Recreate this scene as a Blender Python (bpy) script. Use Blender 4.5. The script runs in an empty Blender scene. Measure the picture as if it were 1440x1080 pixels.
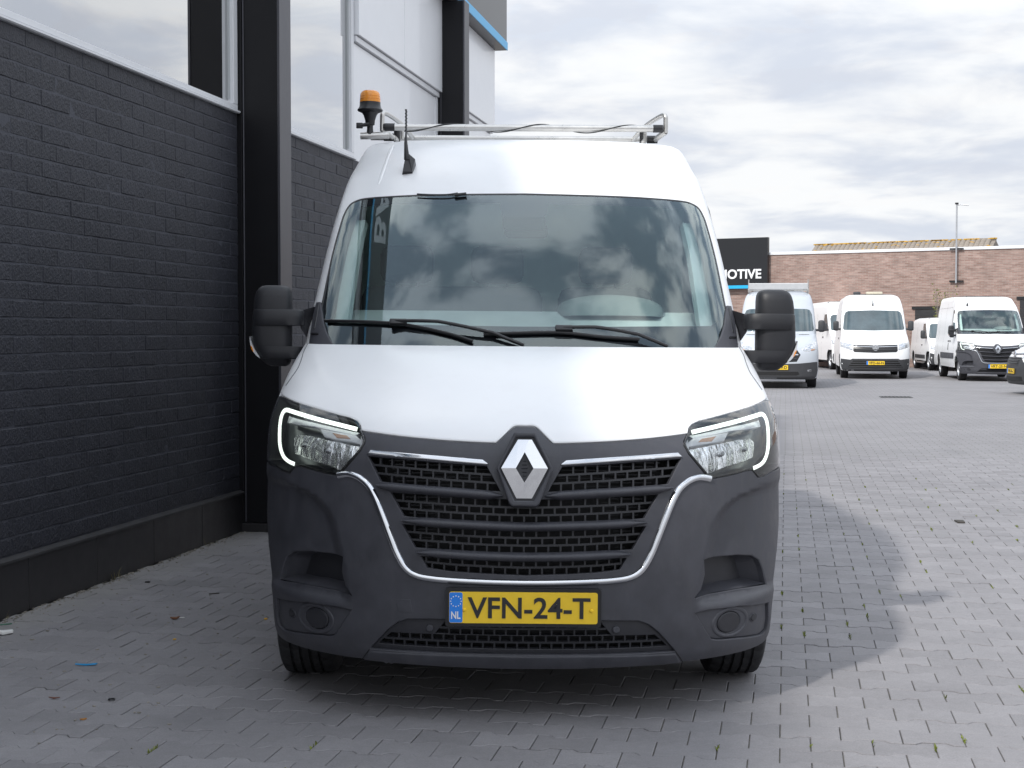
import bpy, bmesh, math, random
import numpy as np
from mathutils import Vector, Matrix
from mathutils.geometry import delaunay_2d_cdt
random.seed(7)
R = math.radians
scene = bpy.context.scene
col = scene.collection

# ------------------------------------------------------------------ camera
CAM_Z = 1.39
cam_d = bpy.data.cameras.new('camera'); cam = bpy.data.objects.new('camera', cam_d); col.objects.link(cam)
cam_d.sensor_width = 36.0; cam_d.lens = 50.9; cam_d.clip_start = .05; cam_d.clip_end = 2000
cam.location = (0, 0, CAM_Z); cam.rotation_euler = (R(90 - 2.055), 0, 0)
scene.camera = cam
scene.render.resolution_x = 1024; scene.render.resolution_y = 768

# ------------------------------------------------------------------ light: broken bright cloud, veiled sun from behind left
SUN_DIR = Vector((.72, .85, -1.0)).normalized()
sun_el = math.asin(-SUN_DIR.z); sun_rot = math.atan2(-SUN_DIR.x, -SUN_DIR.y)
world = bpy.data.worlds.new('World'); scene.world = world; world.use_nodes = True
def build_world():
    nt = world.node_tree; nt.nodes.clear(); L = nt.links.new
    N = lambda t: nt.nodes.new(t)
    out = N('ShaderNodeOutputWorld'); bg = N('ShaderNodeBackground'); bg.inputs['Strength'].default_value = .10
    sky = N('ShaderNodeTexSky'); sky.sky_type = 'NISHITA'; sky.sun_disc = False
    sky.sun_elevation = sun_el; sky.sun_rotation = sun_rot; sky.air_density = 1.0; sky.dust_density = 1.2
    tc = N('ShaderNodeTexCoord'); sep = N('ShaderNodeSeparateXYZ'); L(tc.outputs['Generated'], sep.inputs[0])
    def M(op, a, b=None, clamp=False):
        n = N('ShaderNodeMath'); n.operation = op; n.use_clamp = clamp
        for i, v in enumerate((a, b)):
            if v is None: continue
            if isinstance(v, (int, float)): n.inputs[i].default_value = v
            else: L(v, n.inputs[i])
        return n.outputs[0]
    zz = M('ADD', M('ABSOLUTE', sep.outputs[2]), .16)
    cx = M('DIVIDE', sep.outputs[0], zz); cy = M('DIVIDE', sep.outputs[1], zz)
    cmb = N('ShaderNodeCombineXYZ'); L(cx, cmb.inputs[0]); L(cy, cmb.inputs[1])
    def noise(scale, detail, rough, off):
        mp = N('ShaderNodeMapping'); mp.inputs['Location'].default_value = off; L(cmb.outputs[0], mp.inputs[0])
        n = N('ShaderNodeTexNoise'); n.inputs['Scale'].default_value = scale; n.inputs['Detail'].default_value = detail
        n.inputs['Roughness'].default_value = rough; n.inputs['Distortion'].default_value = .25; L(mp.outputs[0], n.inputs[0]); return n.outputs[0]
    def ramp(v, a, b):
        r = N('ShaderNodeMapRange'); r.interpolation_type = 'SMOOTHSTEP'; r.inputs[1].default_value = a; r.inputs[2].default_value = b; L(v, r.inputs[0]); return r.outputs[0]
    cover = ramp(noise(4.6, 7, .52, (3.1, 1.7, 0)), .42, .56)
    body = ramp(noise(2.6, 6, .52, (7.3, 4.4, 2)), .36, .60)
    mixb = N('ShaderNodeMix'); mixb.data_type = 'RGBA'; L(body, mixb.inputs[0])
    mixb.inputs[6].default_value = (6.8, 7.25, 8.15, 1); mixb.inputs[7].default_value = (9.5, 9.6, 9.7, 1)
    # thin veil over the blue gaps
    veil = N('ShaderNodeMix'); veil.data_type = 'RGBA'; veil.inputs[0].default_value = .55
    L(sky.outputs[0], veil.inputs[6]); veil.inputs[7].default_value = (6.4, 7.6, 9.0, 1)
    # looking low the cloud layers stack up and close
    low = ramp(sep.outputs[2], .14, .72); inv = M('SUBTRACT', 1, low)
    cov2 = M('MAXIMUM', cover, M('MULTIPLY', inv, .97))
    # an overcast dome is brighter overhead than at the horizon
    dome = M('MULTIPLY_ADD', ramp(sep.outputs[2], .12, .85), .84); dome.node.inputs[2].default_value = .665
    cl = N('ShaderNodeVectorMath'); cl.operation = 'SCALE'; L(mixb.outputs[2], cl.inputs[0]); L(dome, cl.inputs['Scale'])
    mixc = N('ShaderNodeMix'); mixc.data_type = 'RGBA'; L(cov2, mixc.inputs[0]); L(veil.outputs[2], mixc.inputs[6]); L(cl.outputs[0], mixc.inputs[7])
    L(mixc.outputs[2], bg.inputs[0]); L(bg.outputs[0], out.inputs[0])
build_world()
sun_d = bpy.data.lights.new('sun', 'SUN'); sun_d.energy = 1.95; sun_d.angle = R(2.5); sun_d.color = (1, .965, .91)
sun = bpy.data.objects.new('sun', sun_d); col.objects.link(sun); sun.rotation_euler = SUN_DIR.to_track_quat('-Z', 'Y').to_euler(); sun.location = (-15, -15, 25)
scene.view_settings.view_transform = 'Standard'; scene.view_settings.look = 'None'
scene.view_settings.exposure = 0.62; scene.view_settings.gamma = 1.0; scene.view_settings.use_curve_mapping = False

# ------------------------------------------------------------------ tagging
def tag(o, label=None, cat=None, group=None, kind=None):
    if label: o['label'] = label
    if cat: o['category'] = cat
    if group: o['group'] = group
    if kind: o['kind'] = kind
    return o
def empty(name, loc=(0, 0, 0), rz=0, parent=None):
    o = bpy.data.objects.new(name, None); col.objects.link(o); o.location = loc; o.rotation_euler = (0, 0, rz); o.empty_display_size = .2
    if parent: o.parent = parent
    return o
def copy_tree(o, parent=None, skip=()):
    c = o.copy(); col.objects.link(c); c.parent = parent
    for ch in list(o.children):
        if ch.name.split('.')[0] not in skip: copy_tree(ch, c, skip)
    return c

# ------------------------------------------------------------------ materials
MATS = {}
def mat(name, color, rough=.5, metal=0., coat=0., spec=.5, var=.0, vscale=6., bump=0., bscale=60., bdist=.004, emit=None, estr=1., rvar=0., islands=0., stretch=None):
    if name in MATS: return MATS[name]
    m = bpy.data.materials.new(name); m.use_nodes = True; nt = m.node_tree; b = nt.nodes['Principled BSDF']; L = nt.links.new
    b.inputs['Base Color'].default_value = (*color, 1); b.inputs['Roughness'].default_value = rough; b.inputs['Metallic'].default_value = metal
    b.inputs['Coat Weight'].default_value = coat; b.inputs['Coat Roughness'].default_value = .04; b.inputs['Specular IOR Level'].default_value = spec
    tc = nt.nodes.new('ShaderNodeTexCoord'); src = tc.outputs['Object']
    if stretch:
        mp = nt.nodes.new('ShaderNodeMapping'); mp.inputs['Scale'].default_value = stretch; L(src, mp.inputs[0]); src = mp.outputs[0]
    cur = None
    if var > 0 or rvar > 0:
        n = nt.nodes.new('ShaderNodeTexNoise'); n.inputs['Scale'].default_value = vscale; n.inputs['Detail'].default_value = 7; n.inputs['Roughness'].default_value = .65; L(src, n.inputs[0])
        if var > 0:
            mr = nt.nodes.new('ShaderNodeMapRange'); mr.inputs[1].default_value = .25; mr.inputs[2].default_value = .75; mr.inputs[3].default_value = 1 - var; mr.inputs[4].default_value = 1 + var; L(n.outputs[0], mr.inputs[0]); cur = mr.outputs[0]
        if rvar > 0:
            mr2 = nt.nodes.new('ShaderNodeMapRange'); mr2.inputs[1].default_value = .3; mr2.inputs[2].default_value = .7; mr2.inputs[3].default_value = max(0, rough - rvar); mr2.inputs[4].default_value = rough + rvar; L(n.outputs[0], mr2.inputs[0]); L(mr2.outputs[0], b.inputs['Roughness'])
    if islands > 0:
        oi = nt.nodes.new('ShaderNodeObjectInfo'); ge = nt.nodes.new('ShaderNodeNewGeometry')
        ad = nt.nodes.new('ShaderNodeMath'); ad.operation = 'ADD'; L(oi.outputs['Random'], ad.inputs[0]); L(ge.outputs['Random Per Island'], ad.inputs[1])
        fr = nt.nodes.new('ShaderNodeMath'); fr.operation = 'FRACT'; L(ad.outputs[0], fr.inputs[0])
        mi = nt.nodes.new('ShaderNodeMapRange'); mi.inputs[3].default_value = 1 - islands; mi.inputs[4].default_value = 1 + islands; L(fr.outputs[0], mi.inputs[0])
        if cur:
            mu = nt.nodes.new('ShaderNodeMath'); mu.operation = 'MULTIPLY'; L(cur, mu.inputs[0]); L(mi.outputs[0], mu.inputs[1]); cur = mu.outputs[0]
        else: cur = mi.outputs[0]
    if cur:
        vm = nt.nodes.new('ShaderNodeVectorMath'); vm.operation = 'SCALE'; vm.inputs[0].default_value = color; L(cur, vm.inputs['Scale']); L(vm.outputs[0], b.inputs['Base Color'])
    if bump > 0:
        n2 = nt.nodes.new('ShaderNodeTexNoise'); n2.inputs['Scale'].default_value = bscale; n2.inputs['Detail'].default_value = 5; L(src, n2.inputs[0])
        bp = nt.nodes.new('ShaderNodeBump'); bp.inputs['Strength'].default_value = bump; bp.inputs['Distance'].default_value = bdist; L(n2.outputs[0], bp.inputs['Height']); L(bp.outputs[0], b.inputs['Normal'])
    if emit:
        b.inputs['Emission Color'].default_value = (*emit, 1); b.inputs['Emission Strength'].default_value = estr
    MATS[name] = m; return m
def glass(name, tint, ior=1.5, mult=2.0, base=0., rough=0., refl=(1, 1, 1)):
    m = bpy.data.materials.new(name); m.use_nodes = True; nt = m.node_tree; nt.nodes.clear(); L = nt.links.new
    out = nt.nodes.new('ShaderNodeOutputMaterial'); tr = nt.nodes.new('ShaderNodeBsdfTransparent'); tr.inputs[0].default_value = (*tint, 1)
    gl = nt.nodes.new('ShaderNodeBsdfGlossy'); gl.inputs['Roughness'].default_value = rough; gl.inputs['Color'].default_value = (*refl, 1)
    fr = nt.nodes.new('ShaderNodeFresnel'); fr.inputs[0].default_value = ior
    mu = nt.nodes.new('ShaderNodeMath'); mu.operation = 'MULTIPLY_ADD'; mu.use_clamp = True; mu.inputs[1].default_value = mult; mu.inputs[2].default_value = base; L(fr.outputs[0], mu.inputs[0])
    mx = nt.nodes.new('ShaderNodeMixShader'); L(mu.outputs[0], mx.inputs[0]); L(tr.outputs[0], mx.inputs[1]); L(gl.outputs[0], mx.inputs[2]); L(mx.outputs[0], out.inputs[0])
    MATS[name] = m; return m

WHITE = mat('white_paint', (.83, .835, .842), .28, var=.012, vscale=3)
SILVER = mat('silver_paint', (.50, .53, .57), .34, metal=.2, var=.03)
PLASTIC = mat('grey_plastic', (.048, .049, .059), .50, var=.22, vscale=11, bump=.22, bscale=420, bdist=.002, rvar=.10)
PLASTIC_D = mat('dark_plastic', (.022, .0225, .028), .48, var=.2, vscale=14, bump=.1, bscale=300, bdist=.002)
def add_dust(m, color, fac, scale, lo, hi, stretch=(1, 1, .35)):
    # thin film of road dust and dried splashes
    nt = m.node_tree; L = nt.links.new; b = nt.nodes['Principled BSDF']; src = b.inputs['Base Color'].links[0].from_socket
    tc = nt.nodes.new('ShaderNodeTexCoord'); mp = nt.nodes.new('ShaderNodeMapping'); mp.inputs['Scale'].default_value = stretch; L(tc.outputs['Object'], mp.inputs[0])
    n = nt.nodes.new('ShaderNodeTexNoise'); n.inputs['Scale'].default_value = scale; n.inputs['Detail'].default_value = 9; n.inputs['Roughness'].default_value = .72; L(mp.outputs[0], n.inputs[0])
    r = nt.nodes.new('ShaderNodeMapRange'); r.inputs[1].default_value = lo; r.inputs[2].default_value = hi; r.inputs[3].default_value = 0; r.inputs[4].default_value = fac; L(n.outputs[0], r.inputs[0])
    v = nt.nodes.new('ShaderNodeTexVoronoi'); v.inputs['Scale'].default_value = 55; L(tc.outputs['Object'], v.inputs[0])
    vr = nt.nodes.new('ShaderNodeMapRange'); vr.inputs[1].default_value = .035; vr.inputs[2].default_value = .06; vr.inputs[3].default_value = fac * 1.2; vr.inputs[4].default_value = 0; L(v.outputs['Distance'], vr.inputs[0])
    mx = nt.nodes.new('ShaderNodeMath'); mx.operation = 'MAXIMUM'; L(r.outputs[0], mx.inputs[0]); L(vr.outputs[0], mx.inputs[1])
    mi = nt.nodes.new('ShaderNodeMix'); mi.data_type = 'RGBA'; L(mx.outputs[0], mi.inputs[0]); L(src, mi.inputs[6]); mi.inputs[7].default_value = (*color, 1); L(mi.outputs[2], b.inputs['Base Color'])
add_dust(PLASTIC, (.13, .127, .122), .16, 24, .50, .80); add_dust(WHITE, (.50, .47, .42), .10, 7, .52, .80)
MIRROR_P = mat('mirror_plastic', (.014, .0145, .018), .5, var=.15, bump=.15, bscale=350, bdist=.002)
LATTICE_SHADE = mat('grille_plastic_shade', (.020, .0205, .025), .5, var=.2)  # grille plastic darkened, shade of the recess put into the colour
BINNACLE = mat('binnacle', (.17, .20, .195), .6, var=.08)
BLACK = mat('black_trim', (.012, .012, .014), .35, var=.1)
VOID = mat('radiator_black', (.006, .006, .007), .7, var=.4, vscale=40)
RUBBER = mat('tyre_rubber', (.018, .018, .02), .75, var=.25, vscale=22, bump=.2, bscale=150)
CHROME = mat('chrome', (.62, .63, .65), .12, metal=1., rvar=.05, vscale=30)
STEEL = mat('brushed_steel', (.56, .55, .53), .34, metal=1., var=.14, vscale=18, rvar=.1)
RIM = mat('wheel_silver', (.45, .46, .48), .4, metal=.8, var=.1)
YELLOW = mat('plate_yellow', (.86, .57, .025), .4, var=.05, vscale=30)
INK = mat('plate_black', (.02, .02, .022), .5)
BLUE = mat('plate_blue', (.02, .22, .75), .4)
PWHITE = mat('print_white', (.8, .8, .8), .5)
FRIT = mat('windscreen_frit', (.012, .010, .016), .5, spec=.3)
TRIM_IN = mat('cab_trim', (.66, .74, .71), .7, var=.06)
DASH = mat('dash_grey', (.48, .53, .52), .6, var=.08, bump=.1, bscale=200)
SEAT = mat('seat_cloth', (.14, .15, .155), .9, var=.2)
WSGLASS = glass('windscreen_glass', (.86, .96, .94), 1.5, 2.2, .0, refl=(.86, .98, 1.0))
SIDEGLASS = glass('side_glass', (.35, .40, .40), 1.5, 2.0)
LENS = glass('lamp_lens', (.95, .96, .96), 1.5, 1.3)
DRL = mat('daytime_light', (.9, .95, .92), .4, emit=(.90, 1.0, .92), estr=.95)
LAMPCHROME = mat('lamp_reflector', (.86, .87, .88), .14, metal=.82, var=.35, vscale=34, bump=.8, bscale=24, bdist=.03, stretch=(1, 1, .3))
LAMPBOX = mat('lamp_housing', (.10, .108, .112), .28, metal=.35, var=.3, vscale=12)
AMBER = mat('amber', (.75, .26, .01), .25, coat=.5, var=.12, vscale=40)
AMBER_D = mat('amber_turn', (.42, .22, .12), .3, coat=.5, var=.2, vscale=30)
CLEARP = mat('clear_lens', (.62, .63, .65), .2, coat=.6, var=.1, vscale=50)

# ------------------------------------------------------------------ mesh helpers
def finish(name, me, material, parent=None, smooth=None):
    me.materials.append(material)
    if smooth is not None:
        me.shade_smooth(); me.set_sharp_from_angle(angle=R(smooth))
    o = bpy.data.objects.new(name, me); col.objects.link(o)
    if parent: o.parent = parent
    return o
class MB:
    def __init__(s): s.v = []; s.f = []
    def add(s, vs, fs):
        k = len(s.v); s.v += [tuple(v) for v in vs]; s.f += [tuple(i + k for i in f) for f in fs]; return s
    def box(s, c, d, rz=0, ry=0, rx=0, bev=0.):
        M = Matrix.Rotation(rz, 3, 'Z') @ Matrix.Rotation(ry, 3, 'Y') @ Matrix.Rotation(rx, 3, 'X')
        x, y, z = d[0] / 2, d[1] / 2, d[2] / 2
        if bev <= 0:
            vs = [(a * x, b * y, e * z) for e in (-1, 1) for b in (-1, 1) for a in (-1, 1)]
            fs = [(0, 2, 3, 1), (4, 5, 7, 6), (0, 1, 5, 4), (2, 6, 7, 3), (0, 4, 6, 2), (1, 3, 7, 5)]
        else:
            bm = bmesh.new(); bmesh.ops.create_cube(bm, size=1)
            for v in bm.verts: v.co = Vector((v.co.x * 2 * x, v.co.y * 2 * y, v.co.z * 2 * z))
            bmesh.ops.bevel(bm, geom=bm.edges[:], offset=bev, segments=2, profile=.5, affect='EDGES')
            bm.verts.index_update(); vs = [tuple(v.co) for v in bm.verts]; fs = [[v.index for v in f.verts] for f in bm.faces]; bm.free()
        cc = Vector(c); return s.add([M @ Vector(v) + cc for v in vs], fs)
    def span(s, a, b, bev=0.):
        return s.box([(a[i] + b[i]) / 2 for i in range(3)], [abs(b[i] - a[i]) for i in range(3)], bev=bev)
    def tube(s, pts, r, n=10, caps=True):
        pts = [Vector(p) for p in pts]; rr = r if isinstance(r, (list, tuple)) else [r] * len(pts)
        vs = []; fs = []; prev = None
        for i, p in enumerate(pts):
            t = (pts[min(i + 1, len(pts) - 1)] - pts[max(i - 1, 0)]).normalized()
            if prev is None:
                a = Vector((0, 0, 1)) if abs(t.z) < .9 else Vector((1, 0, 0)); prev = t.cross(a).normalized()
            u = (prev - t * prev.dot(t)).normalized(); w = t.cross(u); prev = u
            vs += [p + (u * math.cos(2 * math.pi * k / n) + w * math.sin(2 * math.pi * k / n)) * rr[i] for k in range(n)]
        for i in range(len(pts) - 1):
            for k in range(n):
                a = i * n + k; b = i * n + (k + 1) % n; fs.append((a, b, b + n, a + n))
        if caps:
            fs.append(tuple(range(n - 1, -1, -1))); m = (len(pts) - 1) * n; fs.append(tuple(range(m, m + n)))
        return s.add(vs, fs)
    def lathe(s, prof, c=(0, 0, 0), axis='z', n=24, a0=0., a1=2 * math.pi):
        full = abs(a1 - a0 - 2 * math.pi) < 1e-6; m = n if full else n + 1; vs = []; fs = []
        for k in range(m):
            a = a0 + (a1 - a0) * k / n; ca, sa = math.cos(a), math.sin(a)
            for (r, h) in prof:
                p = (r * ca, r * sa, h) if axis == 'z' else ((h, r * ca, r * sa) if axis == 'x' else (r * ca, h, r * sa))
                vs.append((p[0] + c[0], p[1] + c[1], p[2] + c[2]))
        q = len(prof)
        for k in range(n):
            for j in range(q - 1):
                a = k * q + j; b = ((k + 1) % m) * q + j; fs.append((a, b, b + 1, a + 1))
        return s.add(vs, fs)
    def prism(s, poly, f0, f1):
        # poly 2D, f0/f1 map 2D -> 3D for the two ends
        n = len(poly); vs = [f0(*p) for p in poly] + [f1(*p) for p in poly]
        fs = [tuple(range(n)), tuple(range(2 * n - 1, n - 1, -1))] + [(i, i + n, (i + 1) % n + n, (i + 1) % n) for i in range(n)]
        return s.add(vs, fs)
    def mesh(s, name):
        me = bpy.data.meshes.new(name); me.from_pydata(s.v, [], s.f)
        bm = bmesh.new(); bm.from_mesh(me); bmesh.ops.recalc_face_normals(bm, faces=bm.faces[:]); bm.to_mesh(me); bm.free(); me.update(); return me
    def build(s, name, material, parent=None, smooth=None): return finish(name, s.mesh(name), material, parent, smooth)
def text_mesh(name, body, size, material, parent, extrude=.002, bold=0., width=None, M=None, align='CENTER'):
    cu = bpy.data.curves.new(name, 'FONT'); cu.body = body; cu.size = size; cu.extrude = extrude; cu.offset = bold; cu.align_x = align; cu.align_y = 'CENTER'; cu.resolution_u = 4
    t = bpy.data.objects.new(name, cu); col.objects.link(t)
    me = bpy.data.meshes.new_from_object(t.evaluated_get(bpy.context.evaluated_depsgraph_get())); bpy.data.objects.remove(t); bpy.data.curves.remove(cu)
    xs = [v.co.x for v in me.vertices]; ys = [v.co.y for v in me.vertices]
    if width and xs:
        k = width / (max(xs) - min(xs)); cx = (max(xs) + min(xs)) / 2; cy = (max(ys) + min(ys)) / 2; h = size / (max(ys) - min(ys))
        for v in me.vertices: v.co.x = (v.co.x - cx) * k; v.co.y = (v.co.y - cy) * h
    if M is not None: me.transform(M)
    me.name = name; me.materials.clear()
    return finish(name, me, material, parent)
# ------------------------------------------------------------------ body surfaces: depth y as a smooth function of (x, z)
def pchip(xs, ys):
    n=len(xs); h=[xs[i+1]-xs[i] for i in range(n-1)]; d=[(ys[i+1]-ys[i])/h[i] for i in range(n-1)]
    m=[0]*n; m[0]=d[0]; m[-1]=d[-1]
    for i in range(1,n-1):
        if d[i-1]*d[i]>0:
            w1=2*h[i]+h[i-1]; w2=h[i]+2*h[i-1]; m[i]=(w1+w2)/(w1/d[i-1]+w2/d[i])
    def f(x):
        if x<=xs[0]: return ys[0]+m[0]*(x-xs[0])
        if x>=xs[-1]: return ys[-1]+m[-1]*(x-xs[-1])
        i=0
        while x>xs[i+1]: i+=1
        t=(x-xs[i])/h[i]
        return ((1+2*t)*(1-t)**2*ys[i]+t*(1-t)**2*h[i]*m[i]+t*t*(3-2*t)*ys[i+1]+t*t*(t-1)*h[i]*m[i+1])
    return f
def sstep(a,b,x):
    t=min(1,max(0,(x-a)/(b-a))); return t*t*(3-2*t)
class Shape:
    # knots: rows (z, yc, xs, c)
    def __init__(s, knots, p=2.6, q=2.0, extra=None):
        z=[k[0] for k in knots]
        s.yc=pchip(z,[k[1] for k in knots]); s.xs=pchip(z,[k[2] for k in knots]); s.c=pchip(z,[k[3] for k in knots])
        s.p=p; s.q=q; s.extra=extra
    def D(s,x,z):
        r=min(abs(x)/s.xs(z),0.9995)
        v=s.yc(z)+s.c(z)*(1-(1-r**s.p)**(1/s.q))
        if s.extra: v+=s.extra(abs(x),z)
        return v
    def P(s,x,z): return (x,s.D(x,z),z)
    def N(s,x,z,e=.002):
        gx=(s.D(x+e,z)-s.D(x-e,z))/(2*e); gz=(s.D(x,z+e)-s.D(x,z-e))/(2*e)
        l=math.sqrt(gx*gx+1+gz*gz); return (gx/l,-1/l,gz/l)
    def off(s, x, z, d):
        p = s.P(x, z); n = s.N(x, z); return (p[0] + n[0] * d, p[1] + n[1] * d, p[2] + n[2] * d)
class SideSurf:
    # side wall x = sgn * xs(z), coordinates (y, z)
    def __init__(s, xs, sg): s.xsf = xs; s.sg = sg
    def P(s, y, z): return (s.sg * s.xsf(z), y, z)
    def N(s, y, z):
        d = (s.xsf(z + .004) - s.xsf(z - .004)) / .008; l = math.sqrt(1 + d * d); return (s.sg / l, 0, -d / l)
    def off(s, y, z, d):
        p = s.P(y, z); n = s.N(y, z); return (p[0] + n[0] * d, p[1] + n[1] * d, p[2] + n[2] * d)
class Plane2:
    # flat face: origin, axes for u and v, normal
    def __init__(s, o, u, v): s.o = Vector(o); s.u = Vector(u); s.v = Vector(v); s.n = s.u.cross(s.v).normalized()
    def P(s, a, b): return tuple(s.o + s.u * a + s.v * b)
    def N(s, a, b): return tuple(s.n)
    def off(s, a, b, d): return tuple(s.o + s.u * a + s.v * b + s.n * d)
def resample(poly, step, closed=True):
    out = []; n = len(poly)
    for i in range(n if closed else n - 1):
        a = poly[i]; b = poly[(i + 1) % n]; d = math.hypot(b[0] - a[0], b[1] - a[1]); k = max(1, int(math.ceil(d / step)))
        for j in range(k): out.append((a[0] + (b[0] - a[0]) * j / k, a[1] + (b[1] - a[1]) * j / k))
    if not closed: out.append(poly[-1])
    return out
def smooth_line(pts, n=6):
    # Catmull-Rom through open points
    out = []
    for i in range(len(pts) - 1):
        p0 = pts[max(i - 1, 0)]; p1 = pts[i]; p2 = pts[i + 1]; p3 = pts[min(i + 2, len(pts) - 1)]
        for j in range(n):
            t = j / n; out.append(tuple(.5 * (2 * p1[k] + (p2[k] - p0[k]) * t + (2 * p0[k] - 5 * p1[k] + 4 * p2[k] - p3[k]) * t * t + (3 * p1[k] - p0[k] - 3 * p2[k] + p3[k]) * t ** 3) for k in range(len(p1))))
    out.append(tuple(pts[-1])); return out
def mir(l): return [(-x, z) for x, z in l]
def sym(l): return l + mir(l)[::-1]
def area(p): return .5 * sum(p[i][0] * p[(i + 1) % len(p)][1] - p[(i + 1) % len(p)][0] * p[i][1] for i in range(len(p)))
def inside(P, poly):
    x = P[:, 0]; y = P[:, 1]; c = np.zeros(len(P), bool); q = np.array(poly); n = len(q); j = n - 1
    for i in range(n):
        xi, yi = q[i]; xj, yj = q[j]
        k = ((yi > y) != (yj > y)) & (x < (xj - xi) * (y - yi) / ((yj - yi) if abs(yj - yi) > 1e-12 else 1e-12) + xi); c ^= k; j = i
    return c
def inset(poly, d):
    n = len(poly); out = []
    for i in range(n):
        a = Vector(poly[i - 1]); b = Vector(poly[i]); c = Vector(poly[(i + 1) % n]); t1 = (b - a); t2 = (c - b)
        if t1.length < 1e-9 or t2.length < 1e-9: out.append(tuple(b)); continue
        t1.normalize(); t2.normalize(); n1 = Vector((-t1.y, t1.x)); n2 = Vector((-t2.y, t2.x)); m = n1 + n2
        if m.length < .3: m = n1
        else: m = m / max(m.length_squared / 2, .6)
        out.append((b.x + m.x * d, b.y + m.y * d))
    return out
def panel(name, outline, S, material, parent=None, holes=(), step=.03, off=0., bev=.003, thick=.012, grid=None, uscale=None):
    """A shell piece cut to `outline` on surface S, with rounded edge and turned-back rim."""
    loops = []
    for k, lp in enumerate([outline] + list(holes)):
        lp = resample([p for i, p in enumerate(lp) if math.hypot(p[0] - lp[i - 1][0], p[1] - lp[i - 1][1]) > 1e-5], step)
        a = area(lp)
        if (a > 0) != (k == 0): lp = lp[::-1]
        loops.append(lp)
    v2 = []; edges = []; info = []   # info: (kind, outward dir 2D)
    ring_loops = []
    for lp in loops:
        inn = inset(lp, bev) if bev > 0 else None
        for lst, kind in ((lp, 'b'), (inn, 'r')):
            if lst is None: continue
            s0 = len(v2); n = len(lst)
            for i, p in enumerate(lst):
                a = lst[i - 1]; b = lst[(i + 1) % n]; tx, ty = b[0] - a[0], b[1] - a[1]; l = math.hypot(tx, ty) or 1
                v2.append(p); info.append((kind, (ty / l, -tx / l)))
            edges += [(s0 + i, s0 + (i + 1) % n) for i in range(n)]
            if kind == 'b': ring_loops.append((s0, n))
    us = [p[0] for p in loops[0]]; vs_ = [p[1] for p in loops[0]]
    g = []
    if grid == 'phi':
        nz = max(2, int((max(vs_) - min(vs_)) / step))
        for j in range(nz + 1):
            z = min(vs_) + (max(vs_) - min(vs_)) * (j + .5) / (nz + 1); xm = S.xs(z); nphi = max(8, int(math.pi * xm / step))
            for i in range(nphi + 1):
                g.append((xm * math.sin(-math.pi / 2 + math.pi * (i + (.5 if j % 2 else 0)) / nphi) * .999, z))
    else:
        nz = max(1, int((max(vs_) - min(vs_)) / step)); nu = max(1, int((max(us) - min(us)) / step))
        for j in range(nz + 1):
            for i in range(nu + 1):
                g.append((min(us) + (max(us) - min(us)) * (i + (.5 if j % 2 else .25)) / (nu + 1), min(vs_) + (max(vs_) - min(vs_)) * (j + .5) / (nz + 1)))
    if g:
        G = np.array(g); ok = inside(G, loops[0])
        for h in loops[1:]: ok &= ~inside(G, h)
        G = G[ok]
        if len(G):
            B = np.array(v2); keep = np.ones(len(G), bool)
            for i0 in range(0, len(G), 2000):
                d = np.min(np.hypot(G[i0:i0 + 2000, None, 0] - B[None, :, 0], G[i0:i0 + 2000, None, 1] - B[None, :, 1]), axis=1); keep[i0:i0 + 2000] = d > step * .42
            for p in G[keep]: v2.append((float(p[0]), float(p[1]))); info.append(('i', (0, 0)))
    rv, re, rf, ov, oe, of_ = delaunay_2d_cdt([Vector(p) for p in v2], edges, [], 0, 1e-6, True)
    src = [o[0] if o else None for o in ov]
    C = np.array([[(rv[f[0]][k] + rv[f[1]][k] + rv[f[2]][k]) / 3 for k in (0, 1)] for f in rf])
    ok = inside(C, loops[0])
    for h in loops[1:]: ok &= ~inside(C, h)
    tris = [tuple(f) for f, k in zip(rf, ok) if k]
    V = []; NN = []
    for i, p in enumerate(rv):
        x, z = p[0], p[1]; n = Vector(S.N(x, z)); kind, o2 = info[src[i]] if src[i] is not None else ('i', (0, 0))
        d = off
        if kind == 'b':
            d = off - bev
            e = .002; w = Vector(S.P(x + o2[0] * e, z + o2[1] * e)) - Vector(S.P(x, z))
            if w.length > 1e-9: w.normalize(); n2 = (n + w * (1. if bev > 0 else 0)).normalized()
            else: n2 = n
            V.append(S.off(x, z, d)); NN.append(n2)
        else: V.append(S.off(x, z, d)); NN.append(n)
    # orientation
    if tris:
        a, b, c = (Vector(V[k]) for k in tris[len(tris) // 2]); flip = (b - a).cross(c - a).dot(NN[tris[len(tris) // 2][0]]) < 0
        if flip: tris = [t[::-1] for t in tris]
    else: flip = False
    F = list(tris)
    if thick > 0:
        for lp in loops:
            base = len(V); n = len(lp)
            for i, p in enumerate(lp):
                a = lp[i - 1]; b = lp[(i + 1) % n]; tx, ty = b[0] - a[0], b[1] - a[1]; l = math.hypot(tx, ty) or 1; e = .002
                w = Vector(S.P(p[0] + ty / l * e, p[1] - tx / l * e)) - Vector(S.P(*p))
                if w.length > 1e-9: w.normalize()
                else: w = Vector(S.N(*p))
                V.append(S.off(p[0], p[1], off - bev)); NN.append(w); V.append(S.off(p[0], p[1], off - bev - thick)); NN.append(w)
            for i in range(n):
                a = base + 2 * i; b = base + 2 * ((i + 1) % n); q = (a, a + 1, b + 1, b)
                F.append(q[::-1] if flip else q)
    me = bpy.data.meshes.new(name); me.from_pydata([tuple(v) for v in V], [], F); me.update(); me.shade_smooth()
    me.normals_split_custom_set_from_vertices([tuple(n) for n in NN])
    return finish(name, me, material, parent)
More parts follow.
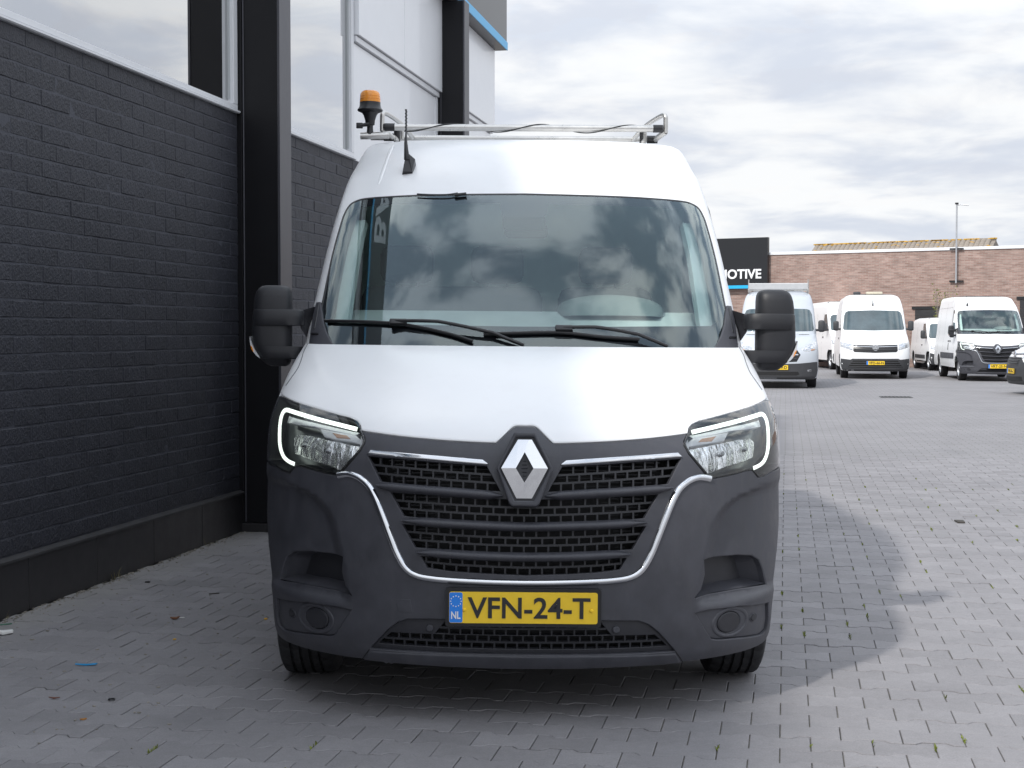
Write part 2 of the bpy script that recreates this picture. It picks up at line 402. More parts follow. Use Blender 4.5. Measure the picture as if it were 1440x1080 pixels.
def ribbon(name, path, S, width, crown, material, parent, off=0., n=6, step=.015, taper=False):
    """A raised rounded strip that follows a path on surface S."""
    path = resample(path, step, closed=False); V = []; F = []
    for i, p in enumerate(path):
        a = path[max(i - 1, 0)]; b = path[min(i + 1, len(path) - 1)]; tx, ty = b[0] - a[0], b[1] - a[1]; l = math.hypot(tx, ty) or 1; nx, ny = -ty / l, tx / l
        w = width if not taper else width * min(1, .25 + 8. * min(i, len(path) - 1 - i) / len(path))
        for k in range(n + 1):
            t = -1 + 2 * k / n; h = crown * math.sqrt(max(0, 1 - t * t)); V.append(S.off(p[0] + nx * w / 2 * t, p[1] + ny * w / 2 * t, off + h))
    m = n + 1
    for i in range(len(path) - 1):
        for k in range(n): F.append((i * m + k, i * m + k + 1, (i + 1) * m + k + 1, (i + 1) * m + k))
    F.append(tuple(range(m))); F.append(tuple(range((len(path) - 1) * m + m - 1, (len(path) - 1) * m - 1, -1)))
    mb = MB(); mb.add(V, F); return mb.build(name, material, parent, 50)
def surf_tube(name, path, S, r, material, parent, off=0., n=8, step=.02):
    mb = MB(); mb.tube([S.off(p[0], p[1], off) for p in resample(path, step, closed=False)], r, n); return mb.build(name, material, parent, 60)
def ellipse(cx, cz, rx, rz, n=28): return [(cx + rx * math.cos(2 * math.pi * k / n), cz + rz * math.sin(2 * math.pi * k / n)) for k in range(n)]
def rrect(x0, z0, x1, z1, r, n=4):
    out = []
    for cx, cz, a in ((x1 - r, z1 - r, 0), (x0 + r, z1 - r, 90), (x0 + r, z0 + r, 180), (x1 - r, z0 + r, 270)):
        for k in range(n + 1): t = R(a + 90 * k / n); out.append((cx + r * math.cos(t), cz + r * math.sin(t)))
    return out
def lerp_line(l, t):
    d = [0]
    for i in range(len(l) - 1): d.append(d[-1] + math.hypot(l[i + 1][0] - l[i][0], l[i + 1][1] - l[i][1]))
    q = t * d[-1]
    for i in range(len(l) - 1):
        if q <= d[i + 1] or i == len(l) - 2:
            k = (q - d[i]) / max(d[i + 1] - d[i], 1e-9); return (l[i][0] + (l[i + 1][0] - l[i][0]) * k, l[i][1] + (l[i + 1][1] - l[i][1]) * k)
# ------------------------------------------------------------------ shared vehicle pieces
def tyre_mesh(r, w):
    prof = []; hw = w / 2
    def P(h, rr): prof.append((rr, h))
    P(-hw * .78, r * .63); P(-hw * .98, r * .70); P(-hw * 1.04, r * .82); P(-hw * .99, r * .92); P(-hw * .90, r * .972)
    gro = [-.50, -.17, .17, .50]; x = -.80
    P(hw * x, r * .99)
    for gx in gro:
        P(hw * (gx - .055), r * (1 - .012 * gx * gx)); P(hw * (gx - .04), r * .966); P(hw * (gx + .04), r * .966); P(hw * (gx + .055), r * (1 - .012 * gx * gx))
    P(hw * .80, r * .99)
    P(hw * .90, r * .972); P(hw * .99, r * .92); P(hw * 1.04, r * .82); P(hw * .98, r * .70); P(hw * .78, r * .63)
    n = 132; q = len(prof); mb = MB(); V = []; F = []
    for k in range(n):
        a = 2 * math.pi * k / n
        for j, (rr, h) in enumerate(prof):
            # lateral sipes: blocks between the grooves stand proud
            cut = (k + (2 if h > 0 else 0)) % 4 == 0 and rr > r * .93 and abs(h) > hw * .12
            e = rr - (.007 if cut else 0); aa = a + .10 * h / max(hw, .01)
            V.append((h, e * math.cos(aa), e * math.sin(aa)))
    for k in range(n):
        for j in range(q - 1): a = k * q + j; b = ((k + 1) % n) * q + j; F.append((a, b, b + 1, a + 1))
    mb.add(V, F); return mb.mesh('tyre')
def rim_mesh(r, w, sg):
    mb = MB(); f = sg * w * .42
    mb.lathe([(r * .645, -f), (r * .65, f), (r * .62, f * 1.05), (r * .58, f * .7), (r * .50, f * .25), (r * .42, f * .30), (r * .30, f * .75), (r * .22, f * .8), (r * .2, f * 1.0), (r * .001, f * 1.02)], axis='x', n=40)
    for k in range(6):
        a = k * math.pi / 3; mb.box((f * .84, r * .25 * math.cos(a), r * .25 * math.sin(a)), (.02, .02, .02), bev=.004)
    return mb.mesh('rim')
WHEEL_CACHE = {}
def wheel(parent, x, y, z, r, w, sg):
    e = empty('wheel', (x, y, z), 0, parent)
    k = (r, w, sg)
    if k not in WHEEL_CACHE: WHEEL_CACHE[k] = (tyre_mesh(r, w), rim_mesh(r, w, sg))
    t, m = WHEEL_CACHE[k]
    if not t.materials:
        t.materials.append(RUBBER); t.shade_smooth(); t.set_sharp_from_angle(angle=R(28))
    if not m.materials:
        m.materials.append(RIM); m.shade_smooth(); m.set_sharp_from_angle(angle=R(35))
    for nm, me in (('tyre', t), ('rim', m)):
        o = bpy.data.objects.new(nm, me); col.objects.link(o); o.parent = e
    return e
def plate(parent, S, cx, cz, txt, off=.012, w=.52, h=.11, detail=True):
    o = S.off(cx, cz, off); n = Vector(S.N(cx, cz)); u = Vector((-n.y, n.x, 0)).normalized()
    if u.x < 0: u = -u
    up = Vector((0, 0, 1)); v = (up - n * up.dot(n)).normalized()
    M = Matrix.Translation(o) @ Matrix((u, v, n)).transposed().to_4x4()
    e = empty('license_plate', (0, 0, 0), 0, parent); e.matrix_local = M
    def fl(nm, poly, z0, z1, m):
        mb = MB(); mb.prism(poly, lambda a, b: (a, b, z0), lambda a, b: (a, b, z1)); return mb.build(nm, m, e)
    if detail: fl('plate_holder', rrect(-w / 2 - .013, -h / 2 - .013, w / 2 + .013, h / 2 + .013, .01), -.012, .006, BLACK)
    fl('plate_panel', rrect(-w / 2, -h / 2, w / 2, h / 2, .008), .004, .009, YELLOW)
    fl('blue_band', rrect(-w / 2 + .001, -h / 2 + .002, -w / 2 + .047, h / 2 - .002, .006), .0085, .0105, BLUE)
    text_mesh('characters', txt, h * .68, INK, e, .0008, .0012 if detail else .002, width=.43 * w / .52, M=Matrix.Translation((.02, 0, .0105)))
    if detail:
        text_mesh('country_letters', 'NL', .026, PWHITE, e, .0006, .0006, width=.033, M=Matrix.Translation((-w / 2 + .024, -.027, .0115)))
        st = MB()
        for k in range(12):
            a = k * math.pi / 6; st.lathe([(.0, .0118), (.0024, .0118), (.0024, .0105)], (-w / 2 + .024 + .0185 * math.cos(a), .022 + .0185 * math.sin(a), 0), n=5)
        st.build('star_ring', PWHITE, e)
        for sx in (-w / 2 + .053, w / 2 - .022):
            s_ = MB(); s_.lathe([(.0, .0155), (.004, .015), (.0062, .012), (.0065, .009)], (sx, -.008, 0), n=14); s_.build('plate_screw', YELLOW, e, 40)
    return e
def side_outline(yf, z0, ztop, L, arches, zb):
    """side wall outline in (y, z): front edge, roof line, rear, sill with wheel arches"""
    (ya, ra, za), (yb, rb, zb2) = arches
    pts = []
    n = 26
    zs = [z0 + (ztop - z0) * k / n for k in range(n + 1)]
    pts += [(yf(z), z) for z in zs]                       # front edge upwards
    pts += [(L, ztop), (L, zb)]
    def arc(yc, r, zc, a_from, a_to, m=18): return [(yc + r * math.cos(a_from + (a_to - a_from) * k / m), zc + r * math.sin(a_from + (a_to - a_from) * k / m)) for k in range(m + 1)]
    d = math.asin((zb - zb2) / rb); pts += arc(yb, rb, zb2, d, math.pi - d)
    d = math.asin((zb - za) / ra)
    a_end = math.asin(min(1, (z0 - za) / ra)); 
    a_end = math.pi - a_end if yf(z0) < ya else a_end
    pts += arc(ya, ra, za, d, a_end)
    return pts

# ------------------------------------------------------------------ main van shapes (metres; x across, y back from the nose, z up)
NOSE=Shape([(.17,.06,.955,.62),(.25,.015,.995,.68),(.35,.0,1.012,.72),(.5,.0,1.028,.74),(.7,.01,1.028,.74),(.85,.03,1.024,.72),
 (.95,.055,1.018,.68),(1.0,.09,1.014,.64),(1.05,.15,1.008,.6),(1.1,.24,1.0,.57),(1.15,.355,.992,.54),(1.2,.48,.984,.5),
 (1.25,.625,.974,.46),(1.3,.79,.963,.42),(1.335,.93,.955,.38)],p=2.7,q=1.9)
CAB=Shape([(1.22,.90,.975,.34),(1.4,1.055,.955,.34),(1.6,1.245,.937,.34),(1.8,1.455,.918,.33),(2.0,1.69,.895,.32),(2.06,1.765,.886,.32),
 (2.14,1.87,.872,.32),(2.22,2.0,.852,.34),(2.3,2.16,.838,.35),(2.36,2.36,.828,.33),(2.4,2.58,.81,.3),(2.43,2.86,.785,.27),(2.45,3.12,.74,.24),(2.465,3.42,.66,.2)],p=2.8,q=1.9)

SCAL = pchip([.40, .576, .653, .715, .762, .793, .812], [.62, .652, .671, .694, .734, .791, .87])
def scallop(x, z):
    # hollow in the bumper corner around the air pocket
    if z < .40 or z > .84: return 0.
    f = sstep(0, .05, x - SCAL(min(z, .812)) + .01) * sstep(.835, .79, z) * sstep(.405, .44, z); return .040 * f
BUMP = Shape([(.17,.06,.955,.62),(.25,.015,.995,.68),(.35,.0,1.012,.72),(.5,.0,1.028,.74),(.7,.01,1.028,.74),(.85,.03,1.024,.72),(.95,.055,1.018,.68),(1.0,.09,1.014,.64)], p=2.7, q=1.9, extra=scallop)
def hood_x(x, z):
    # shallow crease between bonnet top and wing
    xc = .756 + (z - 1.185) * 1.07
    return -.008 * sstep(.0, .05, z - 1.06) * math.exp(-((x - xc) / .05) ** 2) if z > 1.06 else 0.
HOOD = Shape([(.95,.055,1.018,.68),(1.0,.09,1.014,.64),(1.05,.15,1.008,.6),(1.1,.24,1.0,.57),(1.15,.355,.992,.54),(1.2,.48,.984,.5),(1.25,.625,.974,.46),(1.3,.79,.963,.42),(1.335,.93,.955,.38)], p=2.7, q=1.9, extra=hood_x)
def side_xs(z):
    t = sstep(1.2, 1.4, z); return (NOSE.xs(min(z, 1.335)) * (1 - t) + CAB.xs(max(z, 1.22)) * t) * .9994

HOOD_LOW = [(0, 1.056), (.03, 1.056), (.045, 1.05), (.058, 1.039), (.076, 1.022), (.092, 1.007), (.101, 1.0), (.112, .998), (.202, 1.001), (.308, 1.006), (.453, 1.016), (.595, 1.03)]
LAMP_TOP = [(.595, 1.03), (.6, 1.046), (.614, 1.061), (.645, 1.072), (.698, 1.081), (.775, 1.096), (.868, 1.112), (.968, 1.132)]
LAMP_IN = [(.595, 1.03), (.579, 1.003), (.579, .987), (.596, .955), (.633, .912), (.675, .863)]
LAMP_BOT = [(.675, .863), (.751, .871), (.831, .883), (.85, .883), (.879, .852), (.915, .855), (.951, .866), (1.0, .87)]
CHROME_L = [(.674, .865), (.633, .872), (.595, .862), (.558, .835), (.532, .794), (.506, .735), (.474, .656), (.449, .598), (.417, .55), (.378, .527), (.322, .518), (.238, .513), (.098, .509), (0, .508)]
BANDS = [([(.134, .917), (.278, .925), (.42, .935), (.565, .942)], [(.084, .828), (.236, .836), (.377, .844), (.517, .853)], 3),
         ([(0, .800), (.166, .804), (.306, .810), (.478, .817)], [(0, .718), (.166, .722), (.306, .727), (.428, .734)], 3),
         ([(0, .692), (.167, .696), (.306, .701), (.434, .706)], [(0, .611), (.167, .614), (.272, .62), (.386, .625)], 3),
         ([(0, .587), (.167, .59), (.272, .593), (.365, .596)], [(0, .534), (.168, .54), (.258, .545), (.341, .555)], 2)]
LOWB = [([(0, .366), (.17, .366), (.278, .365)], [(0, .318), (.17, .319), (.314, .32)], 2), ([(0, .315), (.31, .316), (.474, .314)], [(0, .265), (.311, .267), (.523, .269)], 2)]
LOW_REC = [(0, .375), (.274, .375), (.409, .371), (.448, .356), (.485, .325), (.522, .282), (.549, .251), (.383, .250), (0, .249)]
BUMP_LOW = [(0, .195), (.173, .197), (.385, .202), (.568, .204), (.731, .205), (.834, .205), (.925, .206), (.948, .222)]
POCKET = [(.654, .575), (.718, .577), (.792, .574), (.858, .562), (.891, .539), (.909, .5), (.930, .437), (.794, .447), (.673, .443), (.616, .439), (.646, .47), (.66, .519)]
FOG = [(.62, .386), (.674, .392), (.795, .389), (.938, .368), (.944, .299), (.937, .261), (.909, .251), (.8, .267), (.709, .276), (.686, .283), (.658, .325)]
WS = smooth_line([(0, 2.034), (.442, 2.027), (.611, 2.022), (.75, 2.016), (.798, 2.006), (.830, 1.986), (.849, 1.945), (.86, 1.89), (.879, 1.73), (.893, 1.52), (.9, 1.44), (.897, 1.36), (.888, 1.29)], 4)
WS_IN = [(0, 1.988), (.104, 1.988)] + [(.31, 1.984), (.588, 1.982), (.741, 1.976), (.794, 1.957), (.818, 1.912), (.847, 1.728), (.853, 1.499), (.844, 1.445), (.813, 1.425), (.368, 1.418), (0, 1.415)]

ARCH_Y, ARCH_R, ARCH_Z, VAN_L = .842, .365, .345, 5.55
def band_poly(t, b): return t + b[::-1]
def lattice(name, top, bot, rows, S, parent, pitch=.0435, off=-.004, both=False):
    mb = MB(); d = .018
    T = smooth_line(mir(top)[::-1][:-1] + top, 4) if both else smooth_line(top, 4)
    B = smooth_line(mir(bot)[::-1][:-1] + bot, 4) if both else smooth_line(bot, 4)
    def pt(t, f):
        a = lerp_line(T, t); b = lerp_line(B, t); return (a[0] + (b[0] - a[0]) * f, a[1] + (b[1] - a[1]) * f)
    def rib(p, q, w):
        a0 = Vector(S.off(p[0], p[1], off)); b0 = Vector(S.off(q[0], q[1], off)); n = Vector(S.N(*p)); t = (b0 - a0).normalized(); u = n.cross(t).normalized() * w / 2
        c = [a0 + u, a0 - u, a0 - u * .8 - n * d, a0 + u * .8 - n * d, b0 + u, b0 - u, b0 - u * .8 - n * d, b0 + u * .8 - n * d]
        mb.add(c, [(0, 1, 2, 3), (4, 7, 6, 5), (0, 4, 5, 1), (1, 5, 6, 2), (2, 6, 7, 3), (3, 7, 4, 0)])
    N = 24
    for r in range(1, rows):
        for k in range(N): rib(pt(k / N, r / rows), pt((k + 1) / N, r / rows), .0075)
    for r in range(rows):
        x0 = pt(0, (r + .5) / rows)[0]; x1 = pt(1, (r + .5) / rows)[0]; m = int((x1 - x0) / pitch) + 1
        ph = .5 if r % 2 else 0.
        for k in range(-1, m + 1):
            x = math.ceil(x0 / pitch) * pitch + (k + ph) * pitch
            if x <= x0 + .006 or x >= x1 - .006: continue
            t = (x - x0) / (x1 - x0); a = pt(t, r / rows); b = pt(t, (r + 1) / rows); rib((x, a[1]), (x, b[1]), .0065)
    return mb.build(name, LATTICE_SHADE, parent)

def headlight(parent, sg, van_front):
    S = NOSE; f = (lambda l: l) if sg > 0 else mir
    out = smooth_line(LAMP_TOP, 4)[:-1] + [(.9985 * S.xs(z), z) for z in (1.125, 1.10, 1.06, 1.0, .94, .90)] + [(.9985 * S.xs(.875), .875)] + LAMP_BOT[::-1][1:-1] + smooth_line(LAMP_IN, 4)[::-1][:-1]
    e = empty('headlight', (0, 0, 0), 0, parent)
    panel('housing', f(inset(out if area(out) > 0 else out[::-1], .003)), S, LAMPBOX, e, off=-.062, bev=0, thick=0, step=.05)
    inn = inset(out if area(out) > 0 else out[::-1], .0085)
    panel('bezel', f(out), S, BLACK, e, holes=[f(inn)], step=.02, off=-.003, bev=.002, thick=.06)
    panel('lens', f(inset(out if area(out) > 0 else out[::-1], .002)), S, LENS, e, step=.03, off=.001, bev=.003, thick=0)
    panel('reflector_bowl', f([(.602, .988), (.70, 1.002), (.824, 1.016), (.884, 1.012), (.904, .990), (.896, .926), (.743, .896), (.680, .878), (.636, .922)]), S, LAMPCHROME, e, step=.012, off=-.034, bev=.006, thick=.01)
    for cx, cz in ((.838, .966), (.735, .955)):
        m = MB(); p = S.off(cx * sg, cz, -.03); n = Vector(S.N(cx * sg, cz)); q = Vector(p) + n * .018
        m.tube([p, q], [.011, .009], 12); m.build('bulb_cap', CHROME, e, 40)
    panel('turn_signal', f([(.606, 1.012), (.625, 1.028), (.775, 1.044), (.755, 1.012), (.606, .995)]), S, CLEARP, e, step=.03, off=-.028, bev=.003, thick=.02)
    panel('turn_bulb', f([(.645, 1.011), (.66, 1.024), (.72, 1.03), (.70, 1.011)]), S, AMBER_D, e, step=.03, off=-.0245, bev=.003, thick=.004)
    panel('light_guide', f([(.588, .998), (.602, 1.02), (.604, .975), (.624, .94), (.612, .945), (.592, .98)]), S, CLEARP, e, step=.03, off=-.02, bev=.002, thick=.02)
    top = [(.617, 1.041), (.684, 1.053), (.811, 1.074), (.905, 1.088), (.942, 1.088), (.956, 1.06), (.953, .995), (.946, .945), (.928, .912), (.905, .897), (.872, .889)]
    panel('inner_bezel', f([(.61, 1.038), (.80, 1.066), (.93, 1.078), (.936, 1.05), (.80, 1.05), (.63, 1.028)]), S, CLEARP, e, step=.03, off=-.03, bev=.002, thick=.01)
    ribbon('daytime_light_strip', f(smooth_line(top, 5)), S, .0150, .006, DRL, e, off=-.017, step=.01)
    return e

def mirror_unit(parent, sg):
    e = empty('wing_mirror', (0, 0, 0), 0, parent)
    def stack(levels, y0, n=28, p=3.2):
        V = []; F = []
        for (z, xl, xr, hd) in levels:
            cx = (xl + xr) / 2; hw = (xr - xl) / 2
            for k in range(n):
                a = 2 * math.pi * k / n; ca, sa = math.cos(a), math.sin(a)
                V.append((sg * (cx + hw * math.copysign(abs(ca) ** (2 / p), ca)), y0 + hd * math.copysign(abs(sa) ** (2 / p), sa), z))
        m = len(levels)
        for j in range(m - 1):
            for k in range(n): a = j * n + k; b = j * n + (k + 1) % n; F.append((a, b, b + n, a + n))
        F.append(tuple(range(n))); F.append(tuple(range((m - 1) * n + n - 1, (m - 1) * n - 1, -1)))
        mb = MB(); mb.add(V, F); return mb
    # upper shell, lower shell, the two bands that carry the arms
    stack([(1.470, .989, 1.148, .072), (1.50, .989, 1.147, .072), (1.53, .989, 1.143, .070), (1.552, .991, 1.136, .066), (1.566, .996, 1.127, .058), (1.575, 1.006, 1.114, .046), (1.579, 1.022, 1.098, .03)], 1.12).build('upper_shell', MIRROR_P, e, 45)
    stack([(1.236, 1.01, 1.075, .03), (1.242, 1.0, 1.09, .045), (1.255, .993, 1.106, .058), (1.275, .99, 1.124, .066), (1.30, .989, 1.141, .070), (1.34, .989, 1.152, .072), (1.38, .989, 1.155, .073), (1.415, .989, 1.154, .073), (1.471, .989, 1.149, .072)], 1.12).build('lower_shell', MIRROR_P, e, 45)
    stack([(1.408, .95, 1.146, .078), (1.411, .940, 1.150, .081), (1.44, .938, 1.152, .082), (1.470, .938, 1.150, .081), (1.477, .945, 1.146, .077)], 1.118).build('upper_arm', MIRROR_P, e, 45)
    stack([(1.268, .935, 1.118, .074), (1.272, .93, 1.122, .078), (1.30, .925, 1.140, .079), (1.321, .925, 1.146, .077)], 1.118).build('lower_arm', MIRROR_P, e, 45)
    bb = MB()
    V = [(sg * x, y, z) for x, y, z in [(.900, 1.20, 1.492), (.950, 1.14, 1.474), (.952, 1.12, 1.40), (.930, 1.14, 1.362), (.90, 1.22, 1.35), (.895, 1.40, 1.492), (.942, 1.24, 1.474), (.942, 1.22, 1.40), (.925, 1.22, 1.362), (.895, 1.42, 1.35)]]
    bb.add(V, [(0, 1, 2, 3, 4), (9, 8, 7, 6, 5), (0, 5, 6, 1), (1, 6, 7, 2), (2, 7, 8, 3), (3, 8, 9, 4), (4, 9, 5, 0)])
    bb.box((sg * .93, 1.2, 1.296), (.06, .16, .045), bev=.008)
    bb.build('mount', MIRROR_P, e)
    ind = MB(); pts = [(1.112, 1.27), (1.128, 1.281), (1.146, 1.30), (1.157, 1.33), (1.160, 1.362), (1.150, 1.335), (1.135, 1.305), (1.118, 1.282)]
    ind.prism(pts, lambda a, b: (sg * a, 1.046 + (a - 1.11) * .5, b), lambda a, b: (sg * a, 1.13, b)); io = ind.build('side_repeater', CLEARP, e)
    am = MB(); am.prism([(1.140, 1.296), (1.149, 1.308), (1.153, 1.322), (1.146, 1.316)], lambda a, b: (sg * (a + .001), 1.042 + (a - 1.11) * .5, b), lambda a, b: (sg * a, 1.08, b)); am.build('repeater_bulb', AMBER, e)
    gl = MB(); gl.span((sg * 1.0, 1.190, 1.29), (sg * 1.135, 1.196, 1.54)); gl.build('mirror_glass', CHROME, e)
    TM = Matrix.Translation((0, .145, -.041)) @ Matrix.Scale(1.0295, 4)
    for ch in e.children: ch.data.transform(TM)
    return e

def make_van():
    root = empty('delivery_van', (0, 0, 0))
    # --- bonnet with wings
    zs = [1.335, 1.325, 1.30, 1.27, 1.24, 1.21, 1.18, 1.155, 1.135]
    right = [(0, 1.3345), (.5, 1.3345), (.90, 1.3345)] + [(HOOD.xs(z) * .9992, z) for z in zs] + LAMP_TOP[::-1][:-1] + smooth_line(HOOD_LOW, 3)[::-1]
    hood = panel('hood', sym(right[:-1] + [(0, 1.056)])[:-1], HOOD, WHITE, root, step=.026, grid='phi', bev=.004, thick=.018)
    for f in ((lambda l: l), mir): ribbon('hood_gap', f(smooth_line([(.932, 1.334), (.935, 1.30), (.929, 1.271), (.928, 1.236), (.940, 1.205), (.962, 1.165)], 4)), HOOD, .0045, .0006, mat('shut_line', (.16, .16, .17), .7), hood, off=.0007)
    # --- front bumper
    def xarch(z):
        ya = ARCH_Y - math.sqrt(max(0, ARCH_R ** 2 - (z - ARCH_Z) ** 2)) if abs(z - ARCH_Z) < ARCH_R else 9
        hi = NOSE.xs(z) * .9992
        if NOSE.D(hi, z) <= ya: return hi
        lo = .5
        for _ in range(40):
            m = (lo + hi) / 2
            if NOSE.D(m, z) < ya: lo = m
            else: hi = m
        return lo
    edge = [(xarch(z), z) for z in [.25, .3, .36, .42, .5, .58, .64, .69, .73, .76, .80, .84, .866]]
    right = smooth_line(BUMP_LOW, 3) + edge + LAMP_BOT[::-1][1:] + smooth_line(CHROME_L, 3)[1:]
    outline = sym(right)
    bumper = panel('front_bumper', outline, BUMP, PLASTIC, root, holes=[sym(LOW_REC), POCKET, mir(POCKET), FOG, mir(FOG)], step=.014, grid='phi', bev=.004, thick=.03)
    lip_path = [(0, .222), (.3, .224), (.54, .226)]
    for sg in (1, -1):
        f = (lambda l: l) if sg > 0 else mir
        # air pocket behind the corner
        panel('air_pocket', f(inset(POCKET if area(POCKET) > 0 else POCKET[::-1], -.03)), NOSE, PLASTIC_D, bumper, off=-.105, bev=0, thick=0, step=.03)
        pk = POCKET if area(POCKET) > 0 else POCKET[::-1]; V = []; F = []; pp = resample(f(pk), .02)
        for p in pp: V.append(BUMP.off(p[0], p[1], -.025)); V.append(NOSE.off(p[0] * .99, p[1], -.105))
        n = len(pp)
        for i in range(n): a = 2 * i; b = 2 * ((i + 1) % n); F.append((a, b, b + 1, a + 1))
        mb = MB(); mb.add(V, F); mb.build('pocket_wall', PLASTIC, bumper, 40)
        sh = MB(); pts = f([(.618, .441), (.673, .4455), (.794, .449), (.929, .440)]); V = []; F = []
        for p in pts: V.append(BUMP.off(p[0], p[1], -.004)); V.append((lambda q: (q[0], q[1], q[2] + .018))(NOSE.off(p[0], p[1], -.105)))
        for i in range(len(pts) - 1): F.append((2 * i, 2 * i + 1, 2 * i + 3, 2 * i + 2))
        sh.add(V, F); sh.build('pocket_shelf', PLASTIC, bumper, 40)
        # fog lamp blank
        fogp = panel('fog_panel', f(inset(FOG if area(FOG) > 0 else FOG[::-1], .0015)), BUMP, PLASTIC, bumper, holes=[f(ellipse(.764, .333, .050, .0405))], off=-.012, bev=.003, thick=.02, step=.02)
        ribbon('fog_cup_ring', f(ellipse(.770, .332, .072, .052, 40) + [(.842, .332)]), BUMP, .014, .0035, PLASTIC, bumper, off=-.012, step=.02)
        panel('fog_lamp_cover', f(ellipse(.764, .333, .0475, .0385, 36)), BUMP, PLASTIC_D, bumper, off=-.009, bev=.005, thick=.02, step=.014)
        panel('parking_sensor', f(ellipse(.872, .330, .013, .0125, 18)), BUMP, PLASTIC_D, bumper, off=-.006, bev=.003, thick=.008, step=.01)
        ribbon('sensor_ring', f(ellipse(.872, .330, .016, .0155, 20) + [(.888, .33)]), BUMP, .004, .003, PLASTIC, bumper, off=-.012, step=.01)
        panel('parking_sensor', f(ellipse(.331, .340, .013, .0125, 18)), BUMP, PLASTIC, bumper, off=-.004, bev=.003, thick=.008, step=.01)
        # seam between lip and corner
        ribbon('bumper_seam', f([(.549, .249), (.566, .225), (.578, .205)]), BUMP, .0035, .0006, VOID, bumper, off=.001)
    panel('lower_lip', sym([(0, .193), (.173, .195), (.385, .20), (.572, .203), (.547, .244), (.383, .246), (.171, .247), (0, .245)]), BUMP, PLASTIC, bumper, off=.006, bev=.006, thick=.03, step=.02)
    tow = panel('towing_eye_cover', [(-.455, .44), (-.40, .441), (-.392, .395), (-.442, .394)], BUMP, PLASTIC, bumper, off=.0012, bev=.0012, thick=.002, step=.03)
    lowin = panel('lower_intake', sym(LOW_REC), BUMP, PLASTIC_D, bumper, holes=[sym(band_poly(*LOWB[0][:2])), sym(band_poly(*LOWB[1][:2]))], off=-.014, bev=.002, thick=.02, step=.02)
    for k, (t, b, r_) in enumerate(LOWB): lattice('intake_lattice', t, b, r_, BUMP, lowin, pitch=.0405, off=-.016, both=True)
    panel('intake_backing', sym([(0, .40), (.40, .40), (.56, .25), (0, .235)]), BUMP, VOID, lowin, off=-.06, bev=0, thick=0, step=.06)
    # --- grille
    gr = [(0, 1.053), (.03, 1.053), (.045, 1.047), (.058, 1.036), (.076, 1.019), (.092, 1.004), (.101, .997), (.112, .995), (.202, .998), (.308, 1.003), (.453, 1.013), (.592, 1.027)] + [(.577, 1.003), (.577, .987), (.594, .955), (.631, .912), (.670, .866)] + [(x, z) for x, z in smooth_line(CHROME_L, 3)[2:]]
    holes = [band_poly(*BANDS[0][:2]), mir(band_poly(*BANDS[0][:2]))] + [sym(t) [:] if False else (t + b[::-1])[:0] for t, b, r_ in []]
    for t, b, r_ in BANDS[1:]:
        full = mir(t)[::-1][:-1] + t + b[::-1][:-1] + mir(b); holes.append(full)
    grille = panel('grille', sym(gr), NOSE, PLASTIC, root, holes=holes, off=-.004, bev=.002, thick=.02, step=.02)
    lattice('grille_lattice', BANDS[0][0], BANDS[0][1], 3, NOSE, grille, off=-.018)
    lattice('grille_lattice', mir(BANDS[0][0])[::-1], mir(BANDS[0][1])[::-1], 3, NOSE, grille, off=-.018)
    for t, b, r_ in BANDS[1:]: lattice('grille_lattice', t, b, r_, NOSE, grille, off=-.018, both=True)
    panel('radiator', sym([(0, .98), (.60, .98), (.56, .86), (.40, .52), (0, .50)]), NOSE, VOID, grille, off=-.10, bev=0, thick=0, step=.06)
    for k in range(28):
        z = .53 + k * .0145
        if k % 1 == 0:
            m = MB(); hw = .33 + .16 * (z - .53) / .4; m.span((-hw, .118 + .05 * (z - .5), z), (hw, .126 + .05 * (z - .5), z + .004)); m.build('radiator_fin', PLASTIC_D, grille)
    for b, t in ((BANDS[0][1], None), (BANDS[1][1], BANDS[2][0]), (BANDS[2][1], BANDS[3][0])):
        if t is None:
            for f in ((lambda l: l), mir): ribbon('grille_bar', f(smooth_line([(.075, .812), (.236, .822), (.377, .829), (.525, .838)], 4)), NOSE, .033, .026, PLASTIC, grille, off=-.005, taper=True)
        else:
            mid = [((p[0] + q[0]) / 2, (p[1] + q[1]) / 2) for p, q in zip(b, t)]
            ribbon('grille_bar', smooth_line(mir(mid)[::-1][:-1] + mid, 4), NOSE, .033, .026, PLASTIC, grille, off=-.005, taper=True)
    ch = smooth_line(CHROME_L, 4); ribbon('chrome_surround', ch + mir(ch)[::-1][1:], NOSE, .0265, .012, CHROME, grille, off=-.002, step=.012)
    for f in ((lambda l: l), mir): panel('chrome_accent', f([(.127, .922), (.148, .937), (.306, .948), (.552, .962), (.567, .947), (.349, .935), (.145, .921)]), NOSE, CHROME, grille, off=.005, bev=.004, thick=.008, step=.02)
    # --- diamond emblem in its surround
    E = Plane2((0, -.012, .80), (1, 0, 0), (0, .20, 1)); c0 = .0
    k = 1 / 7.71 / 399.; q = lambda l: [((x - 585) * k, (560 - y) * k * 1.0 + .107) for x, y in l]
    bez = q([(470, 165), (700, 165), (890, 545), (750, 915), (715, 948), (455, 948), (420, 915), (285, 545)])
    inn = q([(492, 212), (680, 212), (856, 545), (690, 892), (480, 892), (316, 545)])
    em = empty('emblem', (0, 0, 0), 0, root)
    panel('emblem_surround', bez, E, PLASTIC, em, holes=[inn], off=.012, bev=.006, thick=.09, step=.02)
    panel('emblem_base', q([(480, 200), (690, 200), (870, 545), (700, 905), (470, 905), (300, 545)]), E, PLASTIC_D, em, off=-.003, bev=0, thick=0, step=.05)
    dia = q([(512, 240), (662, 240), (836, 550), (667, 865), (500, 865), (334, 550)]); hol = q([(586, 375), (681, 550), (584, 700), (491, 550)])
